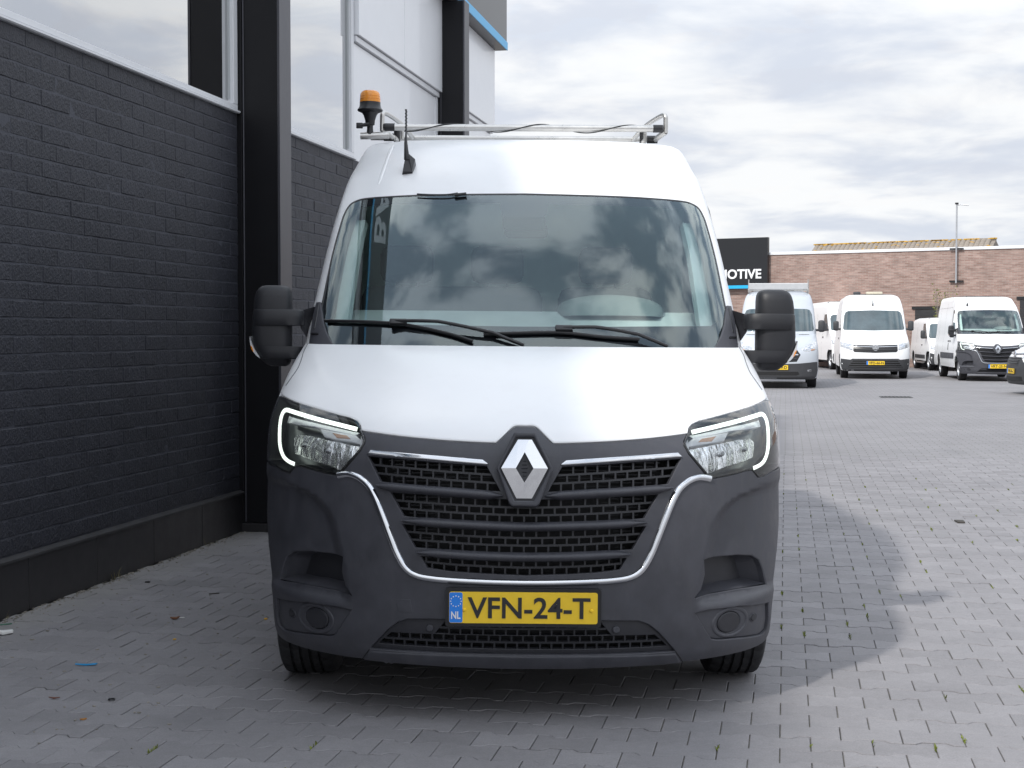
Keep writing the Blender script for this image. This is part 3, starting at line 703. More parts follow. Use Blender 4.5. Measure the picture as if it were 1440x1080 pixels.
    mb = MB(); o3 = lambda p, h: E.off(p[0], p[1], h)
    A = [dia[0], dia[1], dia[2], dia[3], dia[4], dia[5]]; H = hol
    # four faceted arms: outer edge low, ridge high, inner edge low
    def facet(o_pts, h_pts):
        n = len(o_pts); V = [o3(p, .006) for p in o_pts] + [o3(p, .017) for p in h_pts]; return V
    MT_, MB_ = (A[0][0] * .2 + A[1][0] * .8, A[0][1]), (A[3][0] * .4 + A[4][0] * .6, A[3][1])
    hz = lambda p: .020 - abs(p[1] - A[5][1]) * .17 - abs(p[0]) * .02      # ridge across the middle, falling up and down
    mb.add([o3(p, hz(p)) for p in (A[5], A[0], MT_, H[0], H[3])], [(0, 1, 2, 3, 4)]); mb.add([o3(p, hz(p)) for p in (MT_, A[1], A[2], H[1], H[0])], [(0, 1, 2, 3, 4)])
    mb.add([o3(p, hz(p)) for p in (A[2], A[3], MB_, H[2], H[1])], [(0, 1, 2, 3, 4)]); mb.add([o3(p, hz(p)) for p in (MB_, A[4], A[5], H[3], H[2])], [(0, 1, 2, 3, 4)])
    rim_o = A; V = [o3(p, hz(p)) for i, p in enumerate(A)] + [o3(p, -.004) for p in A]; mb.add(V, [(i, (i + 1) % 6, (i + 1) % 6 + 6, i + 6) for i in range(6)])
    V = [o3(p, hz(p)) for p in H] + [o3(p, -.002) for p in H]; mb.add(V, [(i, i + 4, (i + 1) % 4 + 4, (i + 1) % 4) for i in range(4)])
    mb.build('diamond', CHROME, em)
    ins = MB(); ins.add([o3(p, -.001) for p in H], [(0, 1, 2, 3)])
    ins.build('diamond_insert', PLASTIC_D, em)
    for t in (.30, .42, .54, .66, .78):
        zc = H[0][1] + (H[2][1] - H[0][1]) * t; hw = .0122 * (1 - abs(t - .54) / .54) - .001
        r_ = MB(); r_.add([o3((-hw, zc - .0012), .004), o3((hw, zc - .0012), .004), o3((hw, zc + .0012), .008), o3((-hw, zc + .0012), .008)], [(0, 1, 2, 3)]); r_.build('insert_rib', PLASTIC, em)
    # --- lights
    for sg in (1, -1): headlight(root, sg, None)
    plate(root, NOSE, 0, .425, 'VFN-24-T', off=.016)
    # --- cab shell: pillars, forehead
    zt = 2.463
    zz = [1.24, 1.30, 1.36, 1.42, 1.5, 1.6, 1.7, 1.8, 1.9, 2.0, 2.1, 2.18, 2.24, 2.3, 2.34, 2.37, 2.395, 2.415, 2.435, 2.45, zt]
    edgec = [(CAB.xs(z) * .9994, z) for z in zz]
    out = [(0, 1.24)] + [(.5, 1.24)] + edgec + [(.3, zt), (0, zt)]
    ws_full = sym([(x, z) for x, z in WS] + [(.5, 1.285), (0, 1.285)])[:-1]
    cab = panel('cab_shell', sym(out)[:-1], CAB, WHITE, root, holes=[ws_full], step=.032, grid='phi', bev=.004, thick=.02)
    for sg in (1, -1):
        f = (lambda l: l) if sg > 0 else mir
        ribbon('forehead_rib', f(smooth_line([(.672, 2.345), (.678, 2.264), (.687, 2.176), (.699, 2.09)], 5)), CAB, .020, .0022, WHITE, cab, off=-.001, taper=True)
    wsg = empty('windshield', (0, 0, 0), 0, root)
    ws_in_poly = sym(WS_IN[1:])
    ws_in_full = ws_in_poly[:]
    # opening with the sensor tongue at the top centre
    tongue = [(.112, 1.987), (.104, 1.93), (.085, 1.918)]
    half = tongue[::-1] + WS_IN[2:]
    ws_in_full = half + mir(half)[::-1]
    panel('frit_border', ws_full, CAB, FRIT, wsg, holes=[ws_in_full], step=.035, off=-.003, bev=0, thick=0)
    panel('glass_pane', inset(ws_full if area(ws_full) > 0 else ws_full[::-1], .004), CAB, WSGLASS, wsg, step=.04, off=.001, bev=.002, thick=0)
    seal = WS[1:-6]; ribbon('rubber_seal', mir(WS)[::-1][6:-1] + WS[:-6], CAB, .010, .003, BLACK, wsg, off=-.001, step=.03)
    # --- scuttle corners, wipers, washer hose
    for sg in (1, -1):
        f = (lambda l: l) if sg > 0 else mir
        cc = panel('cowl_corner', f([(.898, 1.512), (.920, 1.511), (.928, 1.452), (.928, 1.375), (.926, 1.300), (.79, 1.300), (.826, 1.345), (.852, 1.385), (.872, 1.43), (.884, 1.47)]), CAB, PLASTIC, root, off=.012, bev=.005, thick=.02, step=.02)
        panel('cowl_clip', f([(.882, 1.371), (.918, 1.371), (.916, 1.363), (.882, 1.363)]), CAB, BLACK, cc, off=.016, bev=.001, thick=.005, step=.02)
        ribbon('cowl_fold', f([(.902, 1.50), (.902, 1.45), (.905, 1.39)]), CAB, .006, .003, BLACK, cc, off=.012)
    def wiper(blade, arm, hub):
        e = empty('wiper', (0, 0, 0), 0, root)
        bl = smooth_line(blade, 5)
        ribbon('blade', bl, CAB, .012, .010, BLACK, e, off=.010, step=.03)
        m = MB(); m.tube([CAB.off(p[0], p[1], .028 + .012 * math.sin(math.pi * i / 20)) for i, p in enumerate(resample(arm, .02, False))], .0075, 8); m.build('arm', BLACK, e, 50)
        h = MB(); h.box(CAB.off(hub[0], hub[1], .022), (.075, .03, .022), rx=R(45), bev=.006); h.build('blade_clip', BLACK, e, 40)
    wiper([(-.86, 1.424), (-.55, 1.414), (-.34, 1.378), (-.213, 1.341)], [(-.548, 1.414), (-.36, 1.405), (-.13, 1.370), (.0, 1.325)], (-.53, 1.412))
    wiper([(-.17, 1.372), (.0, 1.379), (.158, 1.381), (.33, 1.365), (.484, 1.356)], [(.165, 1.393), (.30, 1.388), (.48, 1.362), (.60, 1.322)], (.168, 1.391))
    hose = MB(); hose.tube([CAB.off(x, z, .012) for x, z in smooth_line([(-.50, 2.022), (-.44, 2.018), (-.36, 2.018), (-.31, 2.026)], 5)], .004, 6); hose.tube([CAB.off(-.325, 2.016, .012), CAB.off(-.27, 2.022, .012)], .008, 6); hose.build('aerial_lead', BLACK, root, 50)
    # --- sides, roof, rear, underbody
    yf = lambda z: .93 if z < .89 else (NOSE.D(NOSE.xs(z) * .9992, z) if z < 1.27 else max(NOSE.D(NOSE.xs(1.27) * .9992, 1.27), CAB.D(CAB.xs(z) * .9994, z))) - .004
    for sg in (1, -1):
        SS = SideSurf(side_xs, sg)
        so = side_outline(yf, .7095, zt, VAN_L, ((ARCH_Y, .375, ARCH_Z), (ARCH_Y + 3.68, .375, ARCH_Z)), .36)
        win = [(1.58, 1.40), (2.30, 1.385), (2.30, 2.02), (2.08, 2.03), (1.98, 1.98), (1.62, 1.52)]
        side = panel('body_side', so, SS, WHITE, root, holes=[win], step=.11, bev=.003, thick=.02)
        panel('door_window', inset(win if area(win) > 0 else win[::-1], -.012), SS, SIDEGLASS, side, off=-.012, bev=0, thick=0, step=.2)
        ribbon('window_seal', resample(win + [win[0]], .05, False), SS, .022, .003, BLACK, side, off=.0)
        panel('side_moulding', [(1.30, .62), (4.05, .60), (4.05, .78), (1.30, .78)], SS, PLASTIC, side, off=.014, bev=.006, thick=.02, step=.2)
        for y0, za, zb in ((1.36, .80, 1.36), (2.40, .40, 2.2), (3.72, .40, 2.25), (4.9, .85, 2.25)): ribbon('door_gap', [(y0, za), (y0, zb)], SS, .008, .0006, VOID, side, off=.0005, step=.15)
        ribbon('roof_gap', [(2.5, 2.12), (5.5, 2.12)], SS, .006, .0006, VOID, side, off=.0005, step=.2)
        for y0, z0 in ((2.22, 1.12), (2.56, 1.12)): panel('door_handle', rrect(y0 - .07, z0 - .022, y0 + .07, z0 + .022, .015), SS, BLACK, side, off=.018, bev=.006, thick=.02, step=.1)
        panel('fuel_flap', rrect(2.48, .86, 2.60, 1.06, .02), SS, BLACK, side, off=.003, bev=.002, thick=.004, step=.1)
        for k, yy in enumerate((ARCH_Y, ARCH_Y + 3.68)):
            li = MB(); li.lathe([(.372, sg * .93), (.372, sg * .55), (.02, sg * .54)], (0, yy, ARCH_Z), 'x', 24, R(5), R(175)); li.build('wheel_arch_liner', VOID, root)
            wheel(root, sg * (.848 if k == 0 else .872), yy, .345 + (.0077 if sg > 0 else -.0077), .345, .218, sg)
    rp = []; n = 24; V = []; F = []
    ys = [3.30, 3.6, 4.2, 4.8, VAN_L]; xm = CAB.xs(zt) * .9994
    for y in ys:
        for i in range(n + 1): x = -xm + 2 * xm * i / n; V.append((x, y, zt + .018 * (1 - (x / xm) ** 2) - .001))
    for j in range(len(ys) - 1):
        for i in range(n): a = j * (n + 1) + i; F.append((a, a + 1, a + n + 2, a + n + 1))
    m = MB(); m.add(V, F); m.build('roof_panel', WHITE, root, 60)
    rear = [(.98, .36)] + [(side_xs(z), z) for z in [.5, .8, 1.1, 1.4, 1.7, 2.0, 2.2, 2.3, 2.37, 2.42, 2.45, zt]]
    panel('rear_doors', sym(rear), Plane2((0, VAN_L, 0), (-1, 0, 0), (0, 0, 1)), WHITE, root, step=.2, off=-.003, bev=.003)
    m = MB(); m.span((-.56, .42, .24), (.56, 5.3, .52), .02); m.span((-.52, .12, .225), (.52, .6, .28), .01); m.build('underbody', VOID, root)  # plain dark boxes, added to block light under the van
    # --- cab interior
    m = MB(); pr = [(1.05, 1.20), (1.12, 1.30), (1.30, 1.40), (1.46, 1.462), (1.60, 1.485), (1.70, 1.40), (1.74, .95), (1.3, .95)]
    m.prism(pr, lambda a, b: (-.85, a, b), lambda a, b: (.85, a, b)); dash = m.build('dashboard', DASH, root, 30)
    V = []; F = []; nn = 20
    for j, (y, hz, hw) in enumerate(((1.40, .005, .20), (1.47, .07, .23), (1.58, .10, .245), (1.70, .105, .25), (1.73, .06, .25))):
        for i in range(nn + 1): t = i / nn; V.append((.40 + hw * math.cos(math.pi * (1 - t)), y, 1.462 + hz * math.sin(math.pi * t) ** .6))
    for j in range(4):
        for i in range(nn): a = j * (nn + 1) + i; F.append((a, a + 1, a + nn + 2, a + nn + 1))
    m = MB(); m.add(V, F); m.build('instrument_hood', BINNACLE, dash, 60)
    sw = MB(); ring = [(.40 + .20 * math.cos(a), 1.80 + .075 * math.sin(a) * -1, 1.36 + .185 * math.sin(a)) for a in [2 * math.pi * k / 32 for k in range(33)]]
    sw.tube(ring, .016, 8, False); sw.box((.40, 1.79, 1.345), (.16, .05, .12), bev=.02); sw.box((.40, 1.80, 1.35), (.36, .02, .03), bev=.008); sw.build('steering_wheel', SEAT, root, 50)
    for sx, w in ((.42, .48), (-.36, .92)):
        se = empty('seat', (sx, 2.2, .95), 0, root)
        b = MB(); b.box((0, .10, .33), (w, .16, .68), rx=R(-8), bev=.06); b.build('backrest', SEAT, se, 50)
        b = MB(); b.box((0, -.18, -.06), (w, .52, .16), bev=.05); b.build('cushion', SEAT, se, 50)
        for hx in ((0,) if w < .6 else (-.23, .23)):
            h = MB(); h.box((hx, .13, .78), (.27, .11, .19), bev=.045); h.tube([(hx - .05, .13, .6), (hx - .05, .13, .72)], .007, 6); h.tube([(hx + .05, .13, .6), (hx + .05, .13, .72)], .007, 6); h.build('headrest', SEAT, se, 50)
    m = MB(); m.span((-.86, 2.72, .5), (.86, 2.74, 2.25)); m.build('partition', TRIM_IN, root)
    m = MB(); m.span((-.72, 2.06, 2.07), (.72, 2.70, 2.085)); m.build('headliner', TRIM_IN, root)
    m = MB(); m.span((-.86, .95, .62), (.86, 2.7, .66)); m.build('cab_floor', SEAT, root)
    for sg in (1, -1):
        tr = panel('pillar_trim', [(sg * x, z) for x, z in [(.80, 1.40), (.868, 1.40), (.868, 1.6), (.855, 1.8), (.83, 1.96), (.775, 1.96), (.79, 1.8), (.795, 1.6)]], CAB, TRIM_IN, root, off=-.06, bev=.004, thick=.03, step=.05)
    m = MB(); p = CAB.off(0, 1.955, -.05); m.box((p[0], p[1] + .03, p[2] - .02), (.20, .07, .07), bev=.02); m.build('sensor_housing', BLACK, root, 50)
    m = MB(); m.box((.01, 1.72, 1.86), (.20, .03, .065), bev=.02); m.tube([(0, 1.70, 1.96), (.01, 1.72, 1.88)], .008, 6); m.build('interior_mirror', BLACK, root, 50)
    # --- mirrors, aerial
    for sg in (1, -1): mirror_unit(root, sg)
    an = empty('roof_aerial', (0, 0, 0), 0, root); p = Vector(CAB.P(-.562, 2.165)); n = Vector(CAB.N(-.562, 2.165))
    b = MB(); b.add([tuple(p + Vector(d)) for d in [(-.027, -.02, -.03), (.027, -.02, -.03), (.036, .045, .035), (-.020, .045, .03), (-.022, -.045, -.010), (.024, -.045, -.010), (.034, .0, .055), (-.010, -.01, .075), (.004, -.012, .08)]], [(4, 5, 6, 8, 7), (0, 1, 5, 4), (1, 2, 6, 5), (0, 4, 7, 3), (2, 3, 7, 8, 6), (0, 3, 2, 1)]); b.build('aerial_foot', BLACK, an, 40)
    w = MB(); p0 = p + Vector((-.004, -.012, .05)); w.tube([p0, p0 + Vector((-.006, .0, .08)), p0 + Vector((-.009, .06, .14)), p0 + Vector((-.012, .095, .255))], [.014, .008, .0042, .0042], 8); w.build('aerial_rod', BLACK, an, 60)
    sp = MB(); sp.tube([p0 + Vector((-.009 - .003 * t, .06 + .035 * t, .14 + .115 * t)) + Vector((.0055 * math.cos(t * 42), .0055 * math.sin(t * 42), 0)) for t in [k / 80 for k in range(81)]], .0016, 5); sp.build('aerial_winding', BLACK, an)
    return root
van = make_van()
tag(van, 'white delivery van facing the camera with dark grille, amber roof beacon and roof bars', 'van')
van.location = (.036, 5.06, 0); van.rotation_mode = 'ZYX'; van.rotation_euler = (0, R(.5), R(-.12))

def rack_and_beacon(root):
    rk = empty('roof_rack', (0, 0, 0), 0, root)
    def T(nm, pts, r, m=STEEL, n=12): b = MB(); b.tube(pts, r, n); return b.build(nm, m, rk, 50)
    yb = 2.72; zb = 2.478; y2 = 3.55; z2 = 2.532
    T('front_roller', [(-.70, yb, zb), (.695, yb, zb + .004)], .0185)
    T('rear_bar', [(-.90, y2, z2), (.78, y2, z2 + .004)], .016)
    T('roller_cap', [(-.745, yb, zb), (-.69, yb, zb)], .021, BLACK); T('roller_cap', [(.69, yb, zb + .004), (.742, yb, zb + .004)], .021, BLACK)
    T('bar_clamp', [(-.755, 2.80, 2.435), (-.70, 2.80, 2.435)], .021, BLACK); T('bar_clamp', [(.665, 2.80, 2.435), (.722, 2.80, 2.435)], .021, BLACK)
    for sg in (1, -1):
        x = .757 * sg
        T('end_hoop', smooth_line([(x, yb, zb - .02), (x, yb, zb + .045), (x * .995, yb + .01, zb + .076), (x * .965, yb + .10, zb + .08), (x * .90, yb + .4, zb + .07), (x * .86, y2, z2)], 5), .0125)
        T('end_brace', [(x, yb, zb - .012), (x * .93, 2.80, 2.43)], .0155)
        T('side_post', [(x * .87, 2.84, 2.43), (x * .87, 2.84, zb)], .010)
    T('side_rail', [(-.70, 2.82, 2.437), (-.70, 4.9, 2.52)], .012); T('side_rail', [(.66, 2.82, 2.437), (.66, 4.9, 2.52)], .012)
    for y in (3.0, 4.85):
        for x in (-.70, .66): T('rail_foot', [(x, y, 2.43), (x, y, 2.50)], .018, BLACK)
    T('strap_cord', [(-.64 + 1.28 * t, yb + .0215 * math.cos(5.2 - 17 * t), zb + .0215 * math.sin(5.2 - 17 * t)) for t in [k / 160 for k in range(161)]], .0032, BLACK, 6)
    be = empty('warning_beacon', (-.812, 2.62, 2.425), 0, root)
    def Lt(nm, prof, m, s=30): b = MB(); b.lathe(prof, (0, 0, 0), 'z', 28); return b.build(nm, m, be, s)
    Lt('beacon_stem', [(.0, .0), (.019, .0), (.017, .02), (.016, .035), (.016, .055), (.024, .058), (.026, .085), (.034, .115), (.045, .135), (.0, .136)], BLACK)
    Lt('beacon_base', [(.0, .13), (.045, .132), (.066, .143), (.067, .150), (.058, .163), (.055, .180), (.055, .196), (.0, .197)], BLACK)
    Lt('beacon_dome', [(.0545, .196), (.0545, .211), (.0528, .212), (.0528, .2135), (.0543, .2145), (.0535, .228), (.0518, .229), (.0518, .2305), (.0530, .2315), (.051, .247), (.046, .258), (.037, .2655), (.02, .268), (.0, .2685)], AMBER, 35)
    for ch in be.children: ch.data.transform(Matrix.Diagonal((1, 1, .857, 1)))
    b = MB(); b.tube([(0, -.03, .05), (-.05, -.03, .042)], [.012, .008], 8); b.box((-.052, -.03, .042), (.035, .012, .03), bev=.004); b.build('beacon_clamp', BLACK, be, 40)
    b = MB(); b.tube([(-.05, 0, -.008), (.10, 0, -.004)], .019, 12); b.build('beacon_bracket', STEEL, be, 40)
rack_and_beacon(van)
# ------------------------------------------------------------------ the yard: concrete pavers laid parallel to the building
BA = R(-10.71)                                            # heading of building and paving
UB = Vector((math.sin(-BA), math.cos(BA), 0)); NB = Vector((math.cos(BA), math.sin(BA), 0))
B0 = Vector((-1.90, 10.1, 0))                             # foot of the wall at the first column
def bl(o, s, z=0.): return B0 + NB * o + UB * s + Vector((0, 0, z))
def paver_material(far=False):
    m = bpy.data.materials.new('concrete_paver' if not far else 'paved_ground'); m.use_nodes = True; nt = m.node_tree; L = nt.links.new; b = nt.nodes['Principled BSDF']; b.inputs['Roughness'].default_value = .82
    N = lambda t: nt.nodes.new(t); ge = N('ShaderNodeNewGeometry'); oi = N('ShaderNodeObjectInfo')
    def noise(sc, det, lo, hi, a, c):
        n = N('ShaderNodeTexNoise'); n.inputs['Scale'].default_value = sc; n.inputs['Detail'].default_value = det; n.inputs['Roughness'].default_value = .62; L(ge.outputs['Position'], n.inputs[0])
        r = N('ShaderNodeMapRange'); r.inputs[1].default_value = lo; r.inputs[2].default_value = hi; r.inputs[3].default_value = a; r.inputs[4].default_value = c; L(n.outputs[0], r.inputs[0]); return r.outputs[0]
    def mul(a, c): q = N('ShaderNodeMath'); q.operation = 'MULTIPLY'; L(a, q.inputs[0]); L(c, q.inputs[1]); return q.outputs[0]
    k = mul(noise(.45, 6, .3, .7, .90, 1.10), noise(3.2, 6, .3, .7, .92, 1.08)); k = mul(k, noise(160, 4, .3, .7, .86, 1.14))
    k = mul(k, noise(28, 5, .35, .8, 1.03, .90))
    if not far:
        ad = N('ShaderNodeMath'); ad.operation = 'ADD'; L(oi.outputs['Random'], ad.inputs[0]); L(ge.outputs['Random Per Island'], ad.inputs[1])
        fr = N('ShaderNodeMath'); fr.operation = 'FRACT'; L(ad.outputs[0], fr.inputs[0])
        mi = N('ShaderNodeMapRange'); mi.inputs[3].default_value = .90; mi.inputs[4].default_value = 1.08; L(fr.outputs[0], mi.inputs[0]); k = mul(k, mi.outputs[0])
    # dusty strip along the foot of the wall
    sp = N('ShaderNodeVectorMath'); sp.operation = 'DOT_PRODUCT'; L(ge.outputs['Position'], sp.inputs[0]); sp.inputs[1].default_value = tuple(NB)
    d = N('ShaderNodeMath'); d.operation = 'SUBTRACT'; L(sp.outputs['Value'], d.inputs[0]); d.inputs[1].default_value = B0.dot(NB)
    ne = N('ShaderNodeTexNoise'); ne.inputs['Scale'].default_value = 5; ne.inputs['Detail'].default_value = 6; L(ge.outputs['Position'], ne.inputs[0])
    dd = N('ShaderNodeMath'); dd.operation = 'MULTIPLY_ADD'; L(ne.outputs[0], dd.inputs[0]); dd.inputs[1].default_value = -.45; L(d.outputs[0], dd.inputs[2])
    dm = N('ShaderNodeMapRange'); dm.inputs[1].default_value = -.20; dm.inputs[2].default_value = .16; dm.inputs[3].default_value = .75; dm.inputs[4].default_value = 0; L(dd.outputs[0], dm.inputs[0])
    vm = N('ShaderNodeVectorMath'); vm.operation = 'SCALE'; vm.inputs[0].default_value = (.228, .220, .228); L(k, vm.inputs['Scale'])
    mx = N('ShaderNodeMix'); mx.data_type = 'RGBA'; L(dm.outputs[0], mx.inputs[0]); L(vm.outputs[0], mx.inputs[6]); mx.inputs[7].default_value = (.27, .26, .245, 1)
    # dark tyre tracks and drip stains
    st = noise(1.1, 3, .58, .72, 0, .35); mz = N('ShaderNodeMix'); mz.data_type = 'RGBA'; L(st, mz.inputs[0]); L(mx.outputs[2], mz.inputs[6]); mz.inputs[7].default_value = (.15, .15, .16, 1)
    L(mz.outputs[2], b.inputs['Base Color'])
    bn = N('ShaderNodeTexNoise'); bn.inputs['Scale'].default_value = 220; bn.inputs['Detail'].default_value = 4; L(ge.outputs['Position'], bn.inputs[0])
    bp = N('ShaderNodeBump'); bp.inputs['Strength'].default_value = .35; bp.inputs['Distance'].default_value = .003; L(bn.outputs[0], bp.inputs['Height'])
    if far:
        # courses too far off to tell apart
        mp = N('ShaderNodeMapping'); mp.vector_type = 'POINT'; mp.inputs['Rotation'].default_value = (0, 0, -BA); L(ge.outputs['Position'], mp.inputs[0])
        br = N('ShaderNodeTexBrick'); br.inputs['Scale'].default_value = 1; br.inputs['Brick Width'].default_value = .205; br.inputs['Row Height'].default_value = .15; br.inputs['Mortar Size'].default_value = .004; br.inputs['Color1'].default_value = (1, 1, 1, 1); br.inputs['Color2'].default_value = (.93, .93, .93, 1); br.inputs['Mortar'].default_value = (.45, .46, .38, 1); L(mp.outputs[0], br.inputs[0])
        mu = N('ShaderNodeMix'); mu.data_type = 'RGBA'; mu.blend_type = 'MULTIPLY'; mu.inputs[0].default_value = 1; L(mz.outputs[2], mu.inputs[6]); L(br.outputs[0], mu.inputs[7]); L(mu.outputs[2], b.inputs['Base Color'])
    L(bp.outputs[0], b.inputs['Normal']); return m
PAVER = paver_material(); FARGROUND = paver_material(True)
JOINT = mat('joint_sand', (.16, .15, .125), .95, var=.45, vscale=30, bump=.4, bscale=90)
PW, PH, PD = .205, .15, .012
def paver_top(g=.0018):
    a = PW / 2 - .0019; hd = PH / 2 + .0125 - .0009; ws = PH / 2 - .0125 - .0009; k1, k2 = .040, .062
    return [(-a, -hd), (-k2, -hd), (-k1, -ws), (k1, -ws), (k2, -hd), (a, -hd), (a, hd), (k2, hd), (k1, ws), (-k1, ws), (-k2, hd), (-a, hd)]
def paver_geo(ch=.0022):
    t = paver_top(); n = len(t); inn = inset(t, ch)
    V = [(x, y, 0.) for x, y in inn] + [(x, y, -.0018) for x, y in t] + [(x, y, -PD) for x, y in t]
    F = [tuple(range(n))] + [(i + n, (i + 1) % n + n, (i + 1) % n, i) for i in range(n)] + [(i + 2 * n, (i + 1) % n + 2 * n, (i + 1) % n + n, i + n) for i in range(n)]
    return V, F
def make_ground():
    base = MB(); q = 900
    # yard sheet: fine joint bed below the pavers nearby, plain paved ground beyond
    base.add([(-q, -60, -.0085), (q, -60, -.0085), (q, 900, -.0085), (-q, 900, -.0085)], [(0, 1, 2, 3)])
    g = base.build('paved_yard', JOINT); tag(g, kind='structure')
    far = MB(); c = lambda o, s: tuple(bl(o, s, -.0015))
    S1 = 7.0; S0 = -9.5; O1 = 11.0
    r = [(-200, S1), (400, S1), (400, 800), (-200, 800)]
    far.add([c(*p) for p in r], [(0, 1, 2, 3)])
    far.add([c(*p) for p in [(O1, -60), (400, -60), (400, S1), (O1, S1)]], [(0, 1, 2, 3)])
    far.add([c(*p) for p in [(-.2, -60), (O1, -60), (O1, S0), (-.2, S0)]], [(0, 1, 2, 3)])
    far.build('far_paving', FARGROUND, g)
    V, F = paver_geo(); me = bpy.data.meshes.new('paving_stone'); me.from_pydata(V, [], F); me.materials.append(PAVER)
    rows = int((S1 - S0) / PH); cols = int((O1 + .1) / PW); rnd = random.Random(5); cand = []
    for j in range(rows):
        for i in range(cols + 1):
            o = -.06 + (i + .5 + (.5 if j % 2 else 0)) * PW; s = S0 + (j + .5) * PH
            if o > O1 - .05: continue
            p = bl(o, s)
            cand.append((p, o, s, rnd.uniform(-.0022, .0012), rnd.uniform(-.008, .008), rnd.uniform(-.008, .008)))
    f = 2035.
    def seen(p):
        if p.y < 3.6: return False
        x = 720 + f * p.x / p.y; y = 467 + f * CAM_Z / p.y
        under = abs(p.x - .04) < .82 and p.y > 5.35
        return -20 < x < 1460 and y < 1095 and not under
    near = sorted([c_ for c_ in cand if seen(c_[0])], key=lambda c_: c_[0].y)[:300]; ids = {id(c_) for c_ in near}
    for (p, o, s, dz, ta, tb) in near:
        st = bpy.data.objects.new('paving_stone', me); col.objects.link(st); st.parent = g; st.location = (p.x, p.y, dz); st.rotation_euler = (ta, tb, BA)
    big = MB(); ca, sa = math.cos(BA), math.sin(BA)
    for c_ in cand:
        if id(c_) in ids: continue
        p, o, s, dz, ta, tb = c_
        if p.y < 2 and False: continue
        big.v += [(p.x + x * ca - y * sa, p.y + x * sa + y * ca, z + dz + x * tb * -1 + y * ta) for x, y, z in V]
        k = len(big.v) - len(V); big.f += [tuple(i + k for i in f_) for f_ in F]
    mb = bpy.data.meshes.new('paving_stones'); mb.from_pydata(big.v, [], big.f); ob = finish('paving_stones', mb, PAVER, g); tag(ob, kind='stuff')
    return g
yard = make_ground()
def make_moss():
    rnd = random.Random(11); mb = MB()
    for _ in range(900):
        i = rnd.randint(8, 52); j = rnd.randint(0, 95); o = -.06 + i * PW + (.5 * PW if j % 2 else 0); s = -9.5 + j * PH + PH / 2 + rnd.uniform(-.05, .05)
        p = bl(o, s)
        if p.y < 3 or (abs(p.x) < 1.05 and p.y > 5): continue
        if rnd.random() < .35: continue
        for b in range(rnd.randint(3, 14)):
            q = p + UB * rnd.uniform(-.035, .035) + NB * rnd.uniform(-.003, .003); a = rnd.uniform(0, 6.28); h = rnd.uniform(.003, .012); w = rnd.uniform(.002, .005); l = rnd.uniform(.003, .010)
            d = Vector((math.cos(a), math.sin(a), 0)); e = Vector((-d.y, d.x, 0))
            mb.add([q - e * w - Vector((0, 0, .004)), q + e * w - Vector((0, 0, .004)), q + d * l + e * w * .4 + Vector((0, 0, h)), q + d * l - e * w * .4 + Vector((0, 0, h))], [(0, 1, 2, 3)])
    o = mb.build('joint_moss', mat('moss', (.15, .18, .03), .9, var=.5, vscale=12)); tag(o, 'green moss and small grass growing in the paving joints', 'moss', kind='stuff')
make_moss()

# ------------------------------------------------------------------ the dark brick building on the left
BRICK = mat('black_painted_brick', (.0255, .027, .0365), .62, var=.28, vscale=16, bump=.9, bscale=70, bdist=.009, islands=.10)
MORTAR_LIT = mat('black_mortar_lit', (.052, .055, .070), .7, var=.25, vscale=14, bump=.5, bscale=60)  # dark mortar lightened to paint skylit highlight lines along the bed joints
TILE = mat('plinth_tile', (.020, .019, .021), .42, var=.25, vscale=7, rvar=.12)
COLUMN = mat('column_coating', (.006, .006, .008), .48, spec=.3, var=.12, rvar=.05)
COLUMN_LIT = mat('column_coating_lit', (.055, .055, .066), .42, var=.06, rvar=.06, stretch=(30, 30, .4))  # column coating made lighter, sky reflection on the outer face painted in
CLAD = mat('white_cladding', (.80, .81, .83), .38, var=.02, coat=.2)
FRAME = mat('white_window_frame', (.70, .71, .73), .35, var=.03)
SIGN = mat('sign_black', (.010, .011, .014), .3, var=.08)
CYAN = mat('sign_blue', (.015, .40, .75), .35)
LETTER = mat('sign_white', (.82, .83, .85), .4)
FACGLASS = glass('facade_glass', (.05, .06, .06), 1.5, 1.2, .52)
